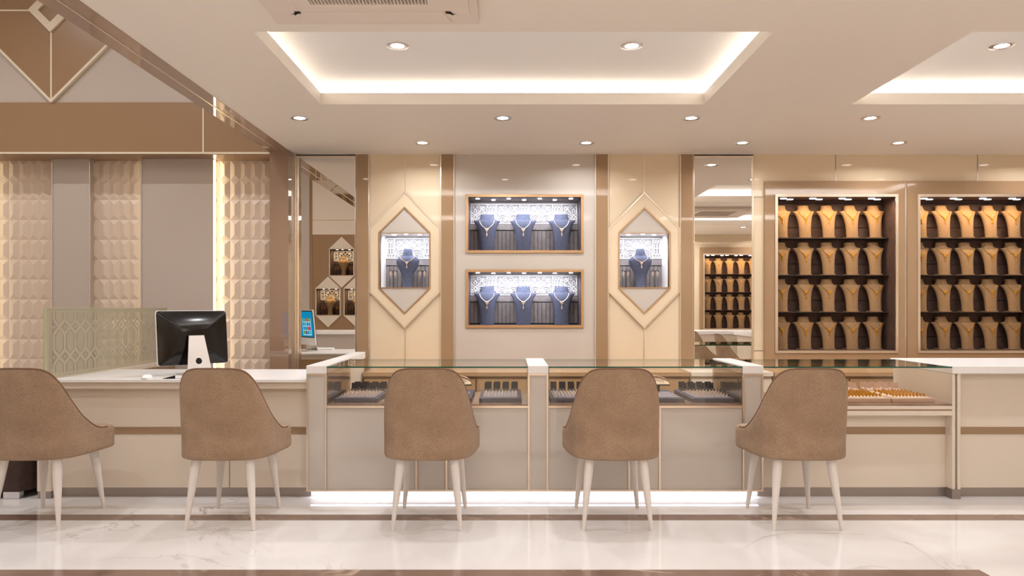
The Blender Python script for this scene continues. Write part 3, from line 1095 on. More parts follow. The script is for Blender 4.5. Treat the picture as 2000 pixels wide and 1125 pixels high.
# ------------------------------------------------------------------ ceiling cassette air conditioners
def cassette(x0, x1, y0, y1, label):
    t = thing('air_conditioner', label, 'air conditioner', ((x0 + x1) / 2, (y0 + y1) / 2, CEIL))
    hx, hy = (x1 - x0) / 2, (y1 - y0) / 2
    z = -0.032
    g = 0.245
    MB().plate(-hx, hx, -hy, hy, [(-g, g, -g, g)], z, -0.0005, XY).build('panel', M['ac'], t, bevel=0.004)
    o = MB()
    o.box(-g, g, -g, g, -0.006, -0.0005, 1)
    n = 34
    for i in range(n):
        a = -g + (i + 0.5) * 2 * g / n
        o.add([(a - .003, -g, z), (a + .001, -g, z), (a + .008, -g, -.008), (a + .004, -g, -.008), (a - .003, g, z), (a + .001, g, z), (a + .008, g, -.008), (a + .004, g, -.008)],
              [(0, 1, 2, 3), (4, 7, 6, 5), (0, 4, 5, 1), (1, 5, 6, 2), (2, 6, 7, 3), (3, 7, 4, 0)], 0)
    o.build('grille', [M['ac'], M['ac_dark']], t)
    for k in range(4):
        R = Matrix.Rotation(k * PI / 2, 4, 'Z')
        d = hy if k % 2 == 0 else hx
        o = MB()
        pts = [(-0.30, d - 0.135, z - .0012), (0.30, d - 0.135, z - .0012), (0.33, d - 0.035, z - .007), (-0.33, d - 0.035, z - .007)]
        pts += [(p[0], p[1], z - 0.0001) for p in pts]
        o.add([tuple(R @ Vector(p)) for p in pts], [(0, 1, 2, 3), (7, 6, 5, 4), (0, 4, 5, 1), (1, 5, 6, 2), (2, 6, 7, 3), (3, 7, 4, 0)])
        o.build('flap', M['ac'], t)
        o = MB()
        for sx in (-1, 1):
            p = [(sx * 0.31, d - 0.14, z - .0008), (sx * 0.335, d - 0.14, z - .0008), (sx * 0.345, d - 0.09, z - .0008)]
            if sx < 0:
                p = p[::-1]
            o.add([tuple(R @ Vector(v)) for v in p], [(0, 1, 2)])
        o.build('slot', M['ac_dark'], t)
    return t


cassette(-1.035, -0.135, 2.28, 3.18, 'white ceiling cassette air conditioner in front of the middle ceiling recess')
cassette(2.3, 3.2, 2.05, 2.95, 'white ceiling cassette air conditioner seen in the right wall mirror')

# ------------------------------------------------------------------ chairs
def resample(pts, n):
    """closed Catmull-Rom"""
    m = len(pts)
    out = []
    for i in range(m):
        p0, p1, p2, p3 = pts[i - 1], pts[i], pts[(i + 1) % m], pts[(i + 2) % m]
        for k in range(n):
            t = k / n
            out.append(tuple(0.5 * (2 * b + (c - a) * t + (2 * a - 5 * b + 4 * c - d) * t * t + (3 * b - a - 3 * c + d) * t ** 3) for a, b, c, d in zip(p0, p1, p2, p3)))
    return out


def interp(tab, x):
    for (a, b), (c, d) in zip(tab[:-1], tab[1:]):
        if a <= x <= c:
            return b + (d - b) * (x - a) / (c - a)
    return tab[0][1] if x < tab[0][0] else tab[-1][1]


half = [(0, -.25), (.08, -.247), (.145, -.233), (.195, -.203), (.228, -.158), (.25, -.07), (.262, .04), (.268, .13), (.252, .195), (.19, .235), (.1, .25), (0, .255)]
PLAN = half + [(-x, y) for x, y in half[-2:0:-1]]
SEAT_B, SEAT_T = 0.374, 0.50


def make_chair(label):
    t = thing('tub_chair', label, 'chair', group='chairs at the counters')
    # arc positions of the back part: from right arm front, round the back, to the left arm front
    arc = resample(PLAN, 6)
    n6 = len(arc)
    # index where x>0,y grows to 0.10 -> half of the wall
    right = [p for p in arc[:n6 // 2 + 1] if p[1] < 0.115]
    wall = [(-x, y) for x, y in right[::-1]][:-1] + right
    dist = [0]
    for a, b in zip(right[:-1], right[1:]):
        dist.append(dist[-1] + math.hypot(b[0] - a[0], b[1] - a[1]))
    keys = []
    # height along the arc measured from the back centre
    def arc_at(px, py):
        return min(range(len(right)), key=lambda i: (right[i][0] - px) ** 2 + (right[i][1] - py) ** 2)
    tab = [(0, .866), (dist[arc_at(.10, -.245)], .864), (dist[arc_at(.145, -.233)], .855), (dist[arc_at(.175, -.218)], .835), (dist[arc_at(.2, -.197)], .785), (dist[arc_at(.228, -.158)], .69),
           (dist[arc_at(.243, -.1)], .60), (dist[arc_at(.256, -.02)], .525), (dist[arc_at(.262, .04)], .503), (dist[-1], .500)]
    Hs = [interp(tab, d) for d in dist]
    for _ in range(3):
        Hs = [Hs[0]] + [(Hs[i - 1] + 2 * Hs[i] + Hs[i + 1]) / 4 for i in range(1, len(Hs) - 1)] + [Hs[-1]]
    H = Hs[::-1][:-1] + Hs
    rings = []
    nv = 9
    edge = []
    for i, (x, y) in enumerate(wall):
        a = wall[max(i - 1, 0)]; b = wall[min(i + 1, len(wall) - 1)]
        tx, ty = b[0] - a[0], b[1] - a[1]
        l = math.hypot(tx, ty)
        nxn, nyn = ty / l, -tx / l           # outward
        if nxn * x + nyn * y < 0:
            nxn, nyn = -nxn, -nyn
        h = H[i]
        th_ = 0.034 if h > 0.56 else 0.02 + (h - .5) * 0.2333
        def P(z, inset):
            lean = 0.0 if z < 0.46 else -(z - 0.46) * 0.11 * max(0.0, min(1.0, (0.05 - y) / 0.25))
            bulge = 0.0
            return (x - nxn * inset, y - nyn * inset + lean, z)
        ring = [P(SEAT_B - 0.0, th_), P(SEAT_B, 0.012), P(SEAT_B + 0.004, 0.004), P(SEAT_B + 0.014, 0.0)]
        for k in range(1, nv):
            ring.append(P(SEAT_B + 0.014 + (h - 0.012 - SEAT_B - 0.014) * k / (nv - 1), 0.0))
        ring += [P(h - 0.004, 0.003), P(h, 0.010), P(h, th_ - 0.010), P(h - 0.004, th_ - 0.003), P(h - 0.012, th_)]
        for k in range(1, 5):
            ring.append(P(h - 0.012 + (SEAT_B + 0.02 - h + 0.012) * k / 4, th_))
        edge.append(P(h + 0.0005, 0.004))
        rings.append(ring)
    o = MB(); o.loft(rings)
    o.build('backrest', M['chair'], t, smooth=True)
    o = MB(); o.tube(edge, 0.0038, 6)
    o.build('piping', M['chair_pipe'], t, smooth=True)
    # seat body
    base = resample(PLAN, 4)
    def off(p, d, mul=1.0):
        r = math.hypot(*p)
        return (p[0] * (r - d) / r, p[1] * (r - d) / r)
    def ringz(z, d):
        out = []
        for p in base:
            f = max(0.0, min(1.0, (p[1] - 0.02) / 0.1))     # flush outside only at the front
            dd = d + 0.008 * (1 - f)
            q = off(p, dd)
            out.append((q[0], q[1], z))
        return out
    o = MB()
    o.loft([ringz(SEAT_B + .001, .02), ringz(SEAT_B + .001, .008), ringz(SEAT_B + .008, .001), ringz(SEAT_B + .02, 0), ringz(SEAT_T - .03, 0), ringz(SEAT_T - .012, .003), ringz(SEAT_T - .002, .014),
            ringz(SEAT_T + .002, .04), ringz(SEAT_T + .006, .1), ringz(SEAT_T + .008, .2)])
    o.build('seat', M['chair'], t, smooth=True)
    for sx in (-1, 1):
        for sy in (-1, 1):
            top = (sx * .142, sy * .165 - .0, SEAT_B + 0.004)
            bot = (sx * .181, sy * .212, 0)
            pts = [tuple(top[i] + (bot[i] - top[i]) * k / 6 for i in range(3)) for k in range(7)]
            rad = [.0255, .0245, .022, .0188, .0155, .0122, .0095]
            o = MB()
            o.loft([[(p[0] + r * math.cos(2 * PI * k / 14), p[1] + r * math.sin(2 * PI * k / 14), p[2]) for k in range(14)] for p, r in zip(pts, rad)])
            o.build('leg', M['leg'], t, smooth=True)
    return t


CH_X = [-2.579, -1.541, -0.441, 0.575, 1.587]
CH_L = ['brown fabric tub chair cut by the left picture edge, facing the desk end',
        'brown fabric tub chair in front of the desk and computer screen',
        'brown fabric tub chair before the left grey showcase',
        'brown fabric tub chair before the right grey showcase',
        'brown fabric tub chair before the showcase of gold rings']
ch0 = make_chair(CH_L[0])
ch0.location = (CH_X[0], 4.0, 0)
for x, l in zip(CH_X[1:], CH_L[1:]):
    dup(ch0, (x, 4.0, 0), 0, l)
dup(ch0, (2.84, 2.1, 0), -PI / 2, 'brown tub chair in profile, left one seen in the right wall mirror')
dup(ch0, (2.82, 3.36, 0), -PI / 2, 'brown tub chair in profile, right one seen in the right wall mirror')

# ------------------------------------------------------------------ grey showcases and dividers
def cxp(px):
    return wx(px, CASE)


CB = 5.03
DIV = [(598.2, 637.8), (1031, 1071), (1450.4, 1491.2)]
names = ['tall grey counter divider with white cap beside the desk', 'grey counter divider with white cap between the two grey showcases', 'grey counter divider with white cap beside the gold ring showcase']
for i, (a, b) in enumerate(DIV):
    x0, x1 = cxp(a), cxp(b)
    t = thing('counter_divider', names[i], 'counter divider', ((x0 + x1) / 2, 4.7, 0), 0, 'counter dividers')
    L = t.location
    zb, zt = 0.053, 0.768
    yb = CB if i else CB
    MB(L).box(x0 + 0.005, x1 - 0.005, CASE + 0.004, yb - 0.004, zb + 0.004, zt).build('body', M['grey_lac'], t)
    o = MB(L)
    w = 0.011
    o.plate(x0, x1, zb, zt + 0.009, [(x0 + w, x1 - w, zb + w, zt - 0.002)], CASE, CASE + 0.01, XZ)
    o.build('trim', M['brass'], t)
    if i == 0:
        o = MB(L)
        z0, z1 = CAP_Z - 0.05, CAP_Z
        yb2 = 5.76
        pts = [(x0, CASE - .002), (x1, CASE - .002), (x1 - 0.04, yb2), (x0, yb2)]
        o.prism(pts, z0, z1, fn=lambda p, q, d: (p, q, d))
        o.build('cap', M['white'], t, bevel=0.003)
        MB(L).box(x0 - 0.02, x1 - 0.05, 5.2, yb2 - .004, 0, z0).build('end_panel', M['cream_matt'], t)
    else:
        MB(L).box(x0, x1, CASE - .002, CB, CAP_Z - 0.05, CAP_Z).build('cap', M['white'], t, bevel=0.003)
    MB(L).box(x0, x1, KICK + 0.01, CB - 0.03, 0, zb + 0.003).build('plinth', M['white'], t)

FLZ = 0.588


def showcase(pa, pb, label, joints):
    x0, x1 = cxp(pa) + 0.001, cxp(pb) - 0.001
    t = thing('jewellery_showcase', label, 'showcase', ((x0 + x1) / 2, 4.7, 0), 0, 'grey showcases')
    L = t.location
    zb = 0.053
    MB(L).box(x0, x1, CASE + 0.006, CB - 0.01, zb, FLZ - 0.02).build('body', M['grey_lac'], t)
    o = MB(L)
    o.box(x0, x1, CASE, CASE + 0.01, FLZ - 0.022, FLZ - 0.008)
    o.box(x0, x1, CASE, CASE + 0.01, zb, zb + 0.011)
    o.build('brass_rail', M['brass'], t)
    o = MB(L)
    for px in joints:
        o.box(cxp(px) - 0.006, cxp(px) + 0.006, CASE, CASE + 0.01, zb + 0.011, FLZ - 0.022)
    o.build('joint_trim', M['brass'], t)
    MB(L).box(x0, x1, KICK + 0.01, CB - 0.03, 0, zb + 0.002).build('plinth', M['white'], t)
    MB(L).box(x0, x1, CASE + 0.002, CB - 0.01, FLZ - 0.02, FLZ).build('case_floor', M['marble_tan'], t)
    gt = CAP_Z - 0.006
    MB(L).box(x0, x1, CASE, CASE + 0.006, FLZ, gt - 0.009).build('front_glass', M['glass_clear'], t)
    o = MB(L)
    o.box(x0, x1, CASE + 0.0005, CB - 0.012, gt - 0.008, gt, 0)
    o.m[-6:] = [0, 0, 1, 1, 1, 1]
    o.build('top_glass', [M['glass'], M['glass_edge']], t)
    for s, a in ((1, x0), (-1, x1)):
        q = sorted((a, a + s * 0.005))
        MB(L).box(q[0], q[1], CASE + 0.007, CB - 0.015, FLZ + .0005, gt - 0.009).build('side_glass', M['glass_side'], t)
    return t


showcase(637.8, 1031, 'grey glass topped showcase of silver rings, between desk divider and centre divider', [813, 872])
showcase(1071, 1450.4, 'grey glass topped showcase of silver rings, right of the centre divider', [1229, 1289])
# strip of light under the floating fronts
area('plinth_lamp', ((cxp(600) + cxp(1489)) / 2, KICK - 0.015, 0.050), (math.radians(-6), 0, 0), cxp(1489) - cxp(600), 0.02, 1.9, (236, 240, 255))

# ------------------------------------------------------------------ cream showcase (gold) and right counter
GY = 4.40
gx0, gx1, gx2 = cxp(1491.2) + 0.002, wx(1860, GY), wx(1877, GY)
t = thing('jewellery_showcase', 'cream glass topped showcase of gold rings beside the right counter', 'showcase', ((gx0 + gx1) / 2, 4.7, 0))
L = t.location
MB(L).box(gx0, gx1 - 0.0, GY + 0.07, CB, 0.055, 0.52).build('body', M['cream_matt'], t)
o = MB(L)
o.box(gx0, gx1, GY, GY + 0.2, wz(799.5, GY), FLZ - 0.012)
o.box(gx0, gx1, GY, GY + 0.2, wz(811.5, GY), wz(802.5, GY))
o.box(gx0, gx1, GY + 0.006, CB, wz(811.5, GY) + .001, FLZ - 0.013)
o.build('apron', M['cream_matt'], t)
MB(L).box(gx0, gx1, GY + 0.003, GY + 0.01, wz(802.5, GY), wz(799.5, GY)).build('apron_groove', M['brown_panel'], t)
MB(L).box(gx0, gx1 - 0.004, GY + 0.066, GY + 0.071, wz(848, GY + .066), wz(834, GY + .066)).build('groove', M['brown_lac'], t)
MB(L).box(gx0, gx1, KICK, CB - 0.05, 0, 0.056).build('plinth', M['steel'], t)
MB(L).box(gx0, gx1, GY + 0.002, CB, FLZ - 0.012, FLZ).build('case_floor', M['marble_tan'], t)
gt = CAP_Z - 0.008
MB(L).box(gx0, gx1 - 0.001, GY, GY + 0.006, FLZ, gt - 0.009).build('front_glass', M['glass_clear'], t)
o = MB(L); o.box(gx0, gx1 - 0.001, GY + 0.0005, CB, gt - 0.008, gt, 0); o.m[-6:] = [0, 0, 1, 1, 1, 1]
o.build('top_glass', [M['glass'], M['glass_edge']], t)

t = thing('service_counter', 'white topped cream counter at the right picture edge', 'counter', (3.8, 4.75, 0))
L = t.location
RX = 5.25
MB(L).box(gx1, RX, GY, 5.12, wz(730, GY), wz(715, GY)).build('top', M['white'], t, bevel=0.003)
o = MB(L)
o.box(gx1 + .0005, wx(1866.5, GY), GY + 0.003, 5.08, 0.06, wz(730, GY) - .001)
o.box(wx(1870.5, GY), gx2, GY + 0.003, 5.08, 0.06, wz(730, GY) - .001)
o.build('end_panel', M['cream_matt'], t, bevel=0.002)
MB(L).box(wx(1866.5, GY), wx(1870.5, GY), GY + 0.02, 5.08, 0.06, wz(730, GY) - .001).build('slot', M['brass'], t)
MB(L).box(gx1 + .0005, gx2, GY + 0.003, KICK + 0.1, 0, 0.06).build('foot', M['steel'], t)
MB(L).box(gx2, RX, GY + 0.07, 5.08, 0.055, wz(730, GY) - .001).build('body', M['cream_matt'], t)
MB(L).box(gx2, RX, GY + 0.066, GY + 0.071, wz(848, GY + .066), wz(834, GY + .066)).build('groove', M['brown_lac'], t)
MB(L).box(gx2 + .002, RX, KICK, 5.05, 0, 0.055).build('plinth', M['steel'], t)

# ------------------------------------------------------------------ desk on the left
DX0, DX1 = -2.838, cxp(598.2) - 0.002
DT = 0.74
t = thing('reception_desk', 'cream reception desk with white top carrying the computer', 'desk', ((DX0 + DX1) / 2, 4.75, 0))
L = t.location
MB(L).box(DX0, DX1, 4.40, 5.14, DT - 0.019, DT).build('top', M['white'], t, bevel=0.002)
o = MB(L)
o.box(DX0, DX1, 4.42, 5.13, DT - 0.06, DT - 0.0225)
o.box(DX0, DX1, 4.412, 5.12, DT - 0.0225, DT - 0.019)
o.build('apron', M['cream_matt'], t)
MB(L).box(DX0, DX1, 4.47, 5.12, 0.055, DT - 0.06).build('body', M['cream_matt'], t)
MB(L).box(DX0, DX1, 4.466, 4.471, wz(848, 4.466), wz(834, 4.466)).build('groove', M['brown_lac'], t)
MB(L).box(wx(447.3, 4.466), wx(448.7, 4.466), 4.468, 4.471, 0.055, wz(848, 4.466)).build('joint_line', M['brown_lac'], t)
MB(L).box(DX0 + .02, DX1 - .02, 5.1205, 5.128, 0.055, DT - 0.062).build('back_panel', M['tan_panel'], t)
MB(L).box(DX0, DX1, KICK, 5.1, 0, 0.055).build('plinth', M['steel'], t)

# low partition closing the desk's left end
PX0, PX1 = -2.926, -2.840
t = thing('low_partition', 'low cream partition with steel foot closing the left end of the desk', 'partition', ((PX0 + PX1) / 2, 5.2, 0))
L = t.location
MB(L).box(PX0, PX1, 4.41, 6.03, 0.045, DT - 0.002).build('panel', M['cream_matt'], t, bevel=0.002)
MB(L).box(PX0 + .002, PX1 - .002, 4.415, 6.03, 0, 0.045).build('foot', M['steel'], t)
MB(L).box(PX1, PX1 + .006, 5.15, 6.03, 0.05, DT - 0.03).build('side_board', M['brown_panel'], t)

# etched glass screen on the partition
SXx, SY0, SY1, SZ0, SZ1 = -2.883, 4.42, 5.99, DT - .0015, 1.184
t = thing('privacy_screen', 'etched glass privacy screen with hexagon lattice standing left of the computer', 'privacy screen', (SXx, 5.2, SZ0))
L = t.location
MB(L).box(SXx - 0.006, SXx + 0.006, SY0 + 0.004, SY1, SZ0, SZ1 - 0.004).build('pane', M['glass_clear'], t)
o = MB(L)
o.box(SXx - 0.0075, SXx + 0.0075, SY0 - 0.008, SY0 + 0.004, SZ0, SZ1)
o.box(SXx - 0.0065, SXx + 0.0065, SY0 + 0.004, SY1, SZ1 - 0.004, SZ1)
o.build('pane_edge', M['frost_edge'], t)
# pattern in the (y, z) plane
def yz_poly(o, pts):
    n = len(pts)
    w1 = 0.0070 + (len(o.f) % 40) * 0.00002     # etched strokes never share a plane
    o.add([(SXx + w1, a, b) for a, b in pts], [tuple(range(n))])


def yz_line(o, a, b, w):
    d = Vector((b[0] - a[0], b[1] - a[1]))
    if d.length < 1e-6:
        return
    d.normalize()
    n = Vector((-d.y, d.x)) * w / 2
    yz_poly(o, [(a[0] - n.x, a[1] - n.y), (b[0] - n.x, b[1] - n.y), (b[0] + n.x, b[1] + n.y), (a[0] + n.x, a[1] + n.y)])


def clip_poly(pts, z0, z1):
    for zc, keep in ((z0, 1), (z1, -1)):
        out = []
        for i in range(len(pts)):
            a, b = pts[i - 1], pts[i]
            ia, ib = (a[1] - zc) * keep >= 0, (b[1] - zc) * keep >= 0
            if ia != ib:
                s = (zc - a[1]) / (b[1] - a[1])
                out.append((a[0] + (b[0] - a[0]) * s, zc))
            if ib:
                out.append(b)
        pts = out
        if len(pts) < 3:
            return []
    return pts


lat, inn = MB(L), MB(L)
pt, per = 0.112, 0.192
dh, lw = 0.045, 0.021
zi0, zi1 = SZ0 + 0.03, SZ1 - 0.03
zc0 = wz(615 + 22, 4.75)
ncol = int((SY1 - SY0 - 0.06) / pt)
y_start = SY0 + 0.075
for k in range(-1, ncol + 1):
    yc = y_start + k * pt
    for j in range(-2, 3):
        zc = zc0 + j * per
        segs = [((yc, zc + dh), (yc, zc + per - dh))]
        for s in (-1, 1):
            segs += [((yc, zc + dh), (yc + s * pt / 2, zc)), ((yc, zc - dh), (yc + s * pt / 2, zc))]
        for a, b in segs:
            if min(a[0], b[0]) < SY0 + 0.02 or max(a[0], b[0]) > SY1 - 0.01:
                continue
            dd = Vector((b[0] - a[0], b[1] - a[1])); ln_ = dd.length; dd.normalize()
            nn = Vector((-dd.y, dd.x)) * lw / 2
            poly = [(a[0] - nn.x, a[1] - nn.y), (b[0] - nn.x, b[1] - nn.y), (b[0] + nn.x, b[1] + nn.y), (a[0] + nn.x, a[1] + nn.y)]
            poly = clip_poly(poly, zi0, zi1)
            if poly:
                yz_poly(lat, poly)
        if SY0 + 0.04 < yc < SY1 - 0.03:
            q = clip_poly([(yc - 0.017, zc), (yc, zc - 0.0145), (yc + 0.017, zc), (yc, zc + 0.0145)], zi0, zi1)
            if q:
                yz_poly(inn, q)
        yh = yc + pt / 2
        if SY0 + 0.05 < yh < SY1 - 0.04:
            hw_, z1_, z2_ = pt / 2 - 0.0245, zc + per / 2 - 0.046, zc + per / 2 + 0.046
            q = clip_poly([(yh - hw_, z1_), (yh, z1_ - 0.026), (yh + hw_, z1_), (yh + hw_, z2_), (yh, z2_ + 0.026), (yh - hw_, z2_)], zi0, zi1)
            if q:
                yz_poly(inn, q)
for (a, b, c_, d_) in ((SY0 + .006, SY1 - .004, SZ0 + .004, zi0), (SY0 + .006, SY1 - .004, zi1, SZ1 - .006), (SY0 + .006, SY0 + .03, zi0, zi1), (SY1 - .035, SY1 - .004, zi0, zi1)):
    yz_poly(lat, [(a, c_), (b, c_), (b, d_), (a, d_)])
lat.build('etched_lattice', M['frost'], t)
inn.build('etched_fill', M['frost_in'], t)

# ------------------------------------------------------------------ computer, mouse, keyboard
ang = math.radians(47)
cpos = ((-2.237 - 1.949) / 2 + 0.0, 4.73, DT)
t = thing('desktop_computer', 'black backed desktop computer on a silver stand on the desk', 'computer', cpos, ang)
W2, zb, zt = 0.232, 0.066, 0.425
def rrect(w, z0, z1, r, n=5):
    pts = []
    for cx_, cz_, a0 in ((w - r, z0 + r, -PI / 2), (w - r, z1 - r, 0), (-w + r, z1 - r, PI / 2), (-w + r, z0 + r, PI)):
        pts += [(cx_ + r * math.cos(a0 + PI / 2 * k / n), cz_ + r * math.sin(a0 + PI / 2 * k / n)) for k in range(n + 1)]
    return pts


tilt = lambda a, b, d: (a, d + (b - zb) * 0.10, b)
MB().prism(rrect(W2, zb, zt, 0.02), 0.0, 0.014, fn=tilt).build('housing', M['plastic_white'], t)
o = MB()
r0 = rrect(W2 - 0.0015, zb + .0015, zt - .0035, 0.018)
rings = []
for s, d in ((1.0, 0.0), (0.993, -0.006), (0.75, -0.018), (0.35, -0.030)):
    zm = (zb + zt) / 2
    rings.append([tilt(a * s, zm + (b - zm) * s, d) for a, b in r0])
o.loft(rings)
o.build('back_cover', M['black_gloss'], t, smooth=True)
MB().prism(rrect(W2 - 0.008, zb + 0.075, zt - 0.010, 0.008), 0.0142, 0.0155, fn=tilt).build('bezel', M['black_gloss'], t)
so = MB()
so.prism([(-W2 + .018, zb + .086), (W2 - .018, zb + .086), (W2 - .018, zt - .02), (-W2 + .018, zt - .02)], 0.0157, 0.0165, 0, fn=tilt)
sc = so.build('screen', M['scr_blue'], t)
ti = MB()
cols = ['scr_pale', 'scr_red', 'scr_green', 'scr_violet', 'scr_teal', 'scr_blue']
ti.prism([(0.0, zb + .10), (0.175, zb + .10), (0.175, zt - .09), (0.0, zt - .09)], 0.0166, 0.0170, 0, fn=tilt)
random.seed(3)
for i in range(4):
    for j in range(4):
        x0 = 0.008 + i * 0.041; z0 = zb + 0.108 + j * 0.043
        ti.prism([(x0, z0), (x0 + .036, z0), (x0 + .036, z0 + .037), (x0, z0 + .037)], 0.0170, 0.0173, random.choice((1, 2, 3, 4, 5, 5)), fn=tilt)
ti.build('menu_tiles', [M[c_] for c_ in cols], sc)
# stand: tapering plate with a round hole, then a foot
o = MB()
def stand_pt(u, s, off=0.0):
    """u across -1..1, s 0 (top) .. 1 (desk)"""
    w = 0.05 + 0.032 * s
    return (u * w, -0.035 - 0.055 * s - off, 0.26 - 0.252 * s)
hole_s, hr = 0.66, 0.021
outer_, inner_ = [], []
for k in range(32):
    a = 2 * PI * k / 32
    ca, sa = math.cos(a), math.sin(a)
    m_ = max(abs(ca), abs(sa))
    u, s = ca / m_, sa / m_
    s2 = hole_s + (s * (1 - hole_s) if s > 0 else s * hole_s)
    outer_.append((u, s2))
    inner_.append((u and ca * hr / (0.05 + 0.032 * hole_s), hole_s + sa * hr / 0.255))
n = 32
vs = [stand_pt(*p) for p in outer_] + [stand_pt(*p) for p in inner_] + [stand_pt(*p, off=-0.006) for p in outer_] + [stand_pt(*p, off=-0.006) for p in inner_]
fs = []
for i in range(n):
    j = (i + 1) % n
    fs += [(i, j, n + j, n + i), (2 * n + i, 2 * n + j, 3 * n + j, 3 * n + i), (i, j, 2 * n + j, 2 * n + i), (n + i, n + j, 3 * n + j, 3 * n + i)]
o.add(vs, fs)
o.box(-0.082, 0.082, -0.092, 0.10, 0.0, 0.008)
o.build('stand', M['alu'], t)
MB().lathe([(0, 0), (hr, 0), (hr, .004), (0, .004)], seg=20)
hb = MB()
c0 = stand_pt(0, hole_s, off=-0.007)
hb.add([(c0[0] + hr * 1.2 * math.cos(2 * PI * k / 20), c0[1] + 0.003 * 0, c0[2] + hr * 1.2 * math.sin(2 * PI * k / 20)) for k in range(20)], [tuple(range(20))])
hb.build('cable_hole', M['black'], t)

o = MB()
rings = []
for z, s in ((0.0, .9), (.008, 1.0), (.018, .93), (.026, .72), (.031, .4)):
    rings.append([(0.031 * s * math.cos(2 * PI * k / 20), 0.05 * s * math.sin(2 * PI * k / 20), z * 0.85) for k in range(20)])
o.loft(rings)
m_ = tag(o.build('computer_mouse', M['plastic_white'], None, smooth=True), 'small white computer mouse lying on the desk left of the computer', 'mouse')
ym = 0.42 * F / (733.5 - CY)
m_.location = (wx(287, ym), ym, DT)
m_.rotation_euler = (0, 0, 0.15)

t = thing('keyboard', 'thin white keyboard with a dark wedge end in front of the computer', 'keyboard', (wx(350, 4.46), 4.475, DT), math.radians(6))
o = MB()
o.prism([(-0.03, 0.0), (0.03, 0.0), (0.03, 0.008), (-0.03, 0.018)], -0.02, 0.20, fn=lambda a, b, d: (d, a, b + 0.002))
o.build('body', M['plastic_white'], t)
o = MB()
o.prism([(-0.03, 0.0), (0.03, 0.0), (0.03, 0.010), (-0.03, 0.020)], -0.10, -0.02, fn=lambda a, b, d: (d, a, (b * (d + 0.10) / 0.08) + 0.001))
o.build('wedge', M['black'], t)

# dark upholstered block behind the leftmost chair
t = thing('ottoman', 'dark brown upholstered ottoman on a chrome foot behind the leftmost chair', 'ottoman', (-3.45, 4.75, 0))
L = t.location
o = MB(L)
o.prism([(-3.95, 4.40), (-3.035, 4.40), (-2.99, 4.47), (-2.99, 5.1), (-3.95, 5.1)], 0.042, 0.43, fn=lambda a, b, d: (a, b, d))
o.build('cushion', M['sofa'], t, bevel=0.012)
for (x, y) in ((-3.085, 4.42), (-3.85, 4.42), (-3.085, 5.02), (-3.85, 5.02)):
    MB(L).box(x - 0.05, x + 0.05, y - .01, y + .03, 0, 0.042).build('foot', M['chrome'], t)

# ------------------------------------------------------------------ trays, rings, holders
TW, TD, TH = 0.268, 0.50, 0.026
def make_tray(name, mb, mp):
    t = thing(name, '', 'jewellery tray', group='ring trays')
    MB().box(-TW / 2, TW / 2, 0, TD, 0, TH).build('base', mb, t, bevel=0.003)
    MB().box(-TW / 2 + 0.022, TW / 2 - 0.022, 0.022, 0.33, TH, TH + 0.005).build('ring_pad', mp, t, bevel=0.002)
    return t


def make_holder(mb, ml):
    h = thing('earring_holder', '', 'earring holder', group='small earring holders')
    o = MB(); o.prism([(0, 0), (0.045, 0), (0.045, 0.022), (0.0, 0.012)], -0.021, 0.021, fn=lambda a, b, d: (d, a, b))
    o.build('base', mb, h)
    o = MB(); o.prism([(0.040, 0.018), (0.046, 0.018), (0.054, 0.056), (0.046, 0.058)], -0.021, 0.021, fn=lambda a, b, d: (d, a, b))
    o.build('backrest', mb, h)
    MB().box(-0.024, 0.024, -0.001, 0.003, 0.0, 0.009).build('liner', ml, h)
    return h


def ring_mesh(R, r):
    o = MB()
    pts = [(R * math.cos(2 * PI * k / 12), 0, R + R * math.sin(2 * PI * k / 12)) for k in range(12)]
    o.tube(pts, r, 5, closed=True)
    o.ball((0, 0, 2 * R + r * 0.6), r * 1.5, r * 1.5, r * 1.1, 6)
    return o


used = {}


def put(proto, loc, rz, label, group=None):
    if proto.name not in used:
        used[proto.name] = 1
        proto.location = loc; proto.rotation_euler = (0, 0, rz); proto['label'] = label
        if group:
            proto['group'] = group
    else:
        dup(proto, loc, rz, label, group)


tray_d = make_tray('ring_tray', M['tray'], M['tray_pad'])
tray_c = make_tray('ring_tray', M['tray_rose'], M['tray_cream'])
hold_d = make_holder(M['tray_black'], M['ivory'])
hold_c = make_holder(M['tray_rose'], M['tray_cream'])
ring_s = tag(ring_mesh(0.0082, 0.0022).build('ring', M['silver'], None, smooth=True), '', 'ring')
ring_g = tag(ring_mesh(0.0078, 0.0044).build('ring', M['gold'], None, smooth=True), '', 'ring')
TYF = 4.47

TR = [('dark tray beside the desk divider', wx(653.4, TYF)), ('dark tray left of the centre divider', wx(935.7, TYF)),
      ('dark tray right of the centre divider', wx(1071.6, TYF) + 0.012), ('dark tray beside the right grey divider', wx(1352, TYF))]
for ti_, (nm, x0) in enumerate(TR):
    base = (x0 + TW / 2, TYF, FLZ)
    put(tray_d, base, 0, 'charcoal velvet ring tray full of silver rings, ' + nm)
    for r in range(5):
        for c in range(10):
            put(ring_s, (x0 + 0.036 + c * 0.0218, TYF + 0.05 + r * 0.058, FLZ + TH + 0.0045), PI / 2,
                'silver ring, %s from left, %s row from front, %s' % (ORD[c], ORD[r], nm), 'silver rings on ' + nm)
    for j in range(2):
        for c in range(4):
            put(hold_d, (x0 + 0.042 + c * 0.0605 + j * 0.004, TYF + 0.345 + j * 0.075, FLZ + TH), 0,
                'charcoal earring holder, %s from left, %s row, %s' % (ORD[c], ['front', 'rear'][j], nm))
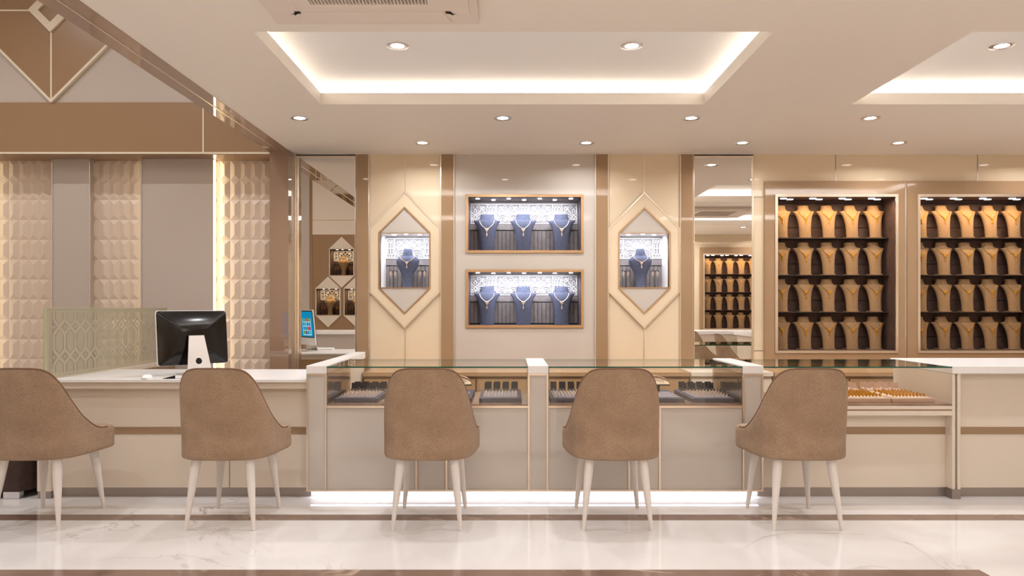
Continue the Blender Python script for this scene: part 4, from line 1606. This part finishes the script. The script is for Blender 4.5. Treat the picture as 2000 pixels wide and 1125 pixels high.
# the two trays with a raised diadem
def make_diadem():
    s = thing('diadem_stand', '', 'jewellery stand', group='diadem stands')
    MB().box(-0.05, 0.05, 0.0, 0.05, 0, 0.045).build('pedestal', M['black'], s, bevel=0.003)
    fan = [(0.11 * math.cos(a), 0.075 * math.sin(a)) for a in [PI * k / 16 for k in range(17)]]
    fn = lambda a, b, d: (a, -0.02 + b * 0.9 + d * 0.3, 0.047 + b * 0.42 + d)
    o = MB(); o.prism(fan, 0.004, 0.009, fn=fn); o.build('cushion', M['ivory'], s)
    o = MB(); o.prism([(x * 1.03, z * 1.03) for x, z in fan], -0.004, 0.0038, fn=fn); o.build('plate', M['black'], s)
    d = MB()
    for rr in (0.05, 0.075, 0.1):
        d.tube([fn(rr * math.cos(a), 0.7 * rr * math.sin(a) + 0.004, 0.014 + 0.12 * rr) for a in [PI * (0.08 + 0.84 * k / 16) for k in range(17)]], 0.0022, 5)
    for k in range(7):
        a = PI * (0.12 + 0.76 * k / 6)
        for j in range(8):
            a2 = 2 * PI * j / 8
            d.ball(fn(0.075 * math.cos(a) + 0.011 * math.cos(a2), 0.052 * math.sin(a) + 0.010 * math.sin(a2), 0.026 + 0.008 * math.sin(a2)), 0.0033, seg=6)
        d.ball(fn(0.075 * math.cos(a), 0.055 * math.sin(a), 0.034), 0.0045, seg=6)
    g = tag(d.build('diadem', M['silver'], None, smooth=True), '', 'diadem', 'silver diadems')
    return s, g


ds, dg = make_diadem()
for nm, xr in (('diadem tray behind the left showcase chair', -0.241), ('diadem tray behind the right showcase chair', wx(1337, TYF))):
    x0 = xr - TW
    put(tray_d, (x0 + TW / 2, TYF, FLZ), 0, 'charcoal velvet tray carrying a silver diadem, ' + nm)
    p = (x0 + TW / 2 + 0.005, TYF + 0.36, FLZ + TH)
    put(ds, p, 0, 'black stand with ivory fan cushion on the ' + nm)
    put(dg, p, 0, 'silver filigree diadem on the ' + nm)
    for k in range(5):
        put(ring_s, (x0 + 0.05 + k * 0.042, TYF + 0.08 + (k % 2) * 0.09 + (k % 3) * 0.03, FLZ + TH + 0.0045), 0.5 * k,
            'loose silver ring, %s from left on the %s' % (ORD[k], nm), 'silver rings on ' + nm)
# gold trays
for ti_, (nm, x0) in enumerate((('cream tray beside the rightmost chair', wx(1656, TYF)), ('cream tray beside the right counter', wx(1743, TYF)))):
    put(tray_c, (x0 + TW / 2, TYF, FLZ), 0, 'cream velvet ring tray full of gold rings, ' + nm)
    for r in range(4):
        for c in range(10):
            put(ring_g, (x0 + 0.036 + c * 0.0218, TYF + 0.06 + r * 0.072, FLZ + TH + 0.0045), PI / 2,
                'gold ring, %s from left, %s row from front, %s' % (ORD[c], ORD[r], nm), 'gold rings on ' + nm)
    for j in range(2):
        for c in range(4):
            put(hold_c, (x0 + 0.042 + c * 0.0605 + j * 0.004, TYF + 0.345 + j * 0.075, FLZ + TH), 0,
                'rose beige earring holder, %s from left, %s row, %s' % (ORD[c], ['front', 'rear'][j], nm))

# ------------------------------------------------------------------ opposite side of the shop, seen in the mirrors
MD = 2 * WALL - OPP            # mirrored distance of the opposite wall
oh = []
HW = X(HEX[0][2]) - X(HEX[0][1])
HH = NZ1 - NZ0
for (px, py) in ((667.5, 538), (641, 615.5), (696, 615.5)):
    oh.append(((px - CX) * MD / F, CH + (CY - py) * MD / F))
wf = MB()
holes = [(x - HW / 2, x + HW / 2, z, z + HH) for x, z in oh]
ocx = (1375 - CX) * MD / F
oc = (ocx, ocx + C1[1] - C1[0], C1[2], C1[3])
och = (oc[0] - .03, oc[1] + .03, oc[2] - .03, oc[3] + .03)
wf.plate(-3.476, -1.85, 0, CEIL, holes, OPP - 0.03, OPP, lambda u, v, d: (u, d, v))
struct(wf.build('wall_front', M['brown_panel']))
struct(MB().plate(-1.85, XR, 0, CEIL, [och], OPP - 0.03, OPP, lambda u, v, d: (u, d, v)).build('wall_front_right', M['cream']))
o = MB().box(-3.476, -1.9, OPP - 0.03, OPP, CEIL, 4.3)
w_ = struct(o.build('wall_front_upper', M['cream_matt']))
MB().box(-3.476, -1.9, OPP, OPP + 0.002, 2.73, 2.736).build('joint_line', M['tan_panel'], w_)
MB().box(-2.95, -2.944, OPP, OPP + 0.002, CEIL, 4.3).build('joint_line', M['ivory'], w_)
struct(MB().box(XL, -3.52, OPP - 0.03, OPP + 0.03, 0, 4.3).build('wall_front_left', M['grey_panel']))
struct(MB().box(-3.52, -3.476, OPP - 0.03, OPP + 0.012, 0, 4.3).build('trim_%d' % n_trim, M['brown_lac'])); n_trim += 1
struct(MB().box(XL, XR, OPP - 0.5, OPP - 0.44, 0, 4.3).build('wall_front_backing', M['cream_matt']))
for i, (x, z) in enumerate(oh):
    tt = hex_niche((x, OPP, z), PI, 'small hexagonal niche with a tan bust, %s one in the left wall mirror' % ['upper', 'lower left', 'lower right'][i], HW, True, False)
    fill_hex(tt, True, 'in the %s mirrored niche' % ['upper', 'lower left', 'lower right'][i])
bust_cabinet(((oc[0] + oc[1]) / 2, OPP + 0.04, C1[2]), PI, 'brown framed display cabinet of tan busts seen in the right wall mirror', 'the mirrored display cabinet')
def plain_counter(name, label, x0, x1, y0, y1, body):
    t = thing(name, label, 'counter', ((x0 + x1) / 2, (y0 + y1) / 2, 0))
    L = t.location
    MB(L).box(x0, x1, y0, y1, CAP_Z - 0.05, CAP_Z).build('top', M['white'], t, bevel=0.003)
    MB(L).box(x0 + .04, x1 - .04, y0 + .04, y1 - .04, 0.06, CAP_Z - 0.051).build('body', body, t)
    MB(L).box(x0 + .06, x1 - .06, y0 + .06, y1 - .06, 0, 0.06).build('plinth', M['steel'], t)


plain_counter('service_counter', 'white topped grey counter by the opposite wall, seen in the left wall mirror', -3.4, -1.95, 0.35, 1.03, M['grey_panel'])
plain_counter('service_counter', 'white topped cream counter by the opposite wall, seen in the right wall mirror', 2.6, 5.2, 0.35, 1.03, M['cream_matt'])
plain_counter('service_counter', 'white topped cream side counter faced by the two mirrored chairs', 3.42, 4.1, 1.2, 3.9, M['cream_matt'])

# ------------------------------------------------------------------ world, camera, render look
w = bpy.data.worlds.new('World')
S.world = w
w.use_nodes = True
w.node_tree.nodes['Background'].inputs['Color'].default_value = (1, 0.95, 0.9, 1)
w.node_tree.nodes['Background'].inputs['Strength'].default_value = 0.3
cam = bpy.data.cameras.new('camera')
co = bpy.data.objects.new('camera', cam)
COL.objects.link(co)
co.location = (0, 0, CH)
co.rotation_euler = (PI / 2, 0, 0)
cam.sensor_width = 36.0
cam.lens = 36.0 * F / 2000.0
cam.shift_x = (1000 - CX) / 2000.0
cam.shift_y = (CY - 562.5) / 2000.0
cam.clip_start = 0.02
S.camera = co
vs_ = S.view_settings
vs_.view_transform = 'Standard'
vs_.look = 'None'
vs_.exposure = 0.1
vs_.gamma = 1.0
vs_.use_curve_mapping = False
cy = S.cycles
cy.max_bounces = 8
cy.diffuse_bounces = 4
cy.glossy_bounces = 4
cy.transmission_bounces = 4
cy.transparent_max_bounces = 16
cy.caustics_reflective = False
cy.caustics_refractive = False
cy.sample_clamp_indirect = 6.0
cy.use_denoising = True
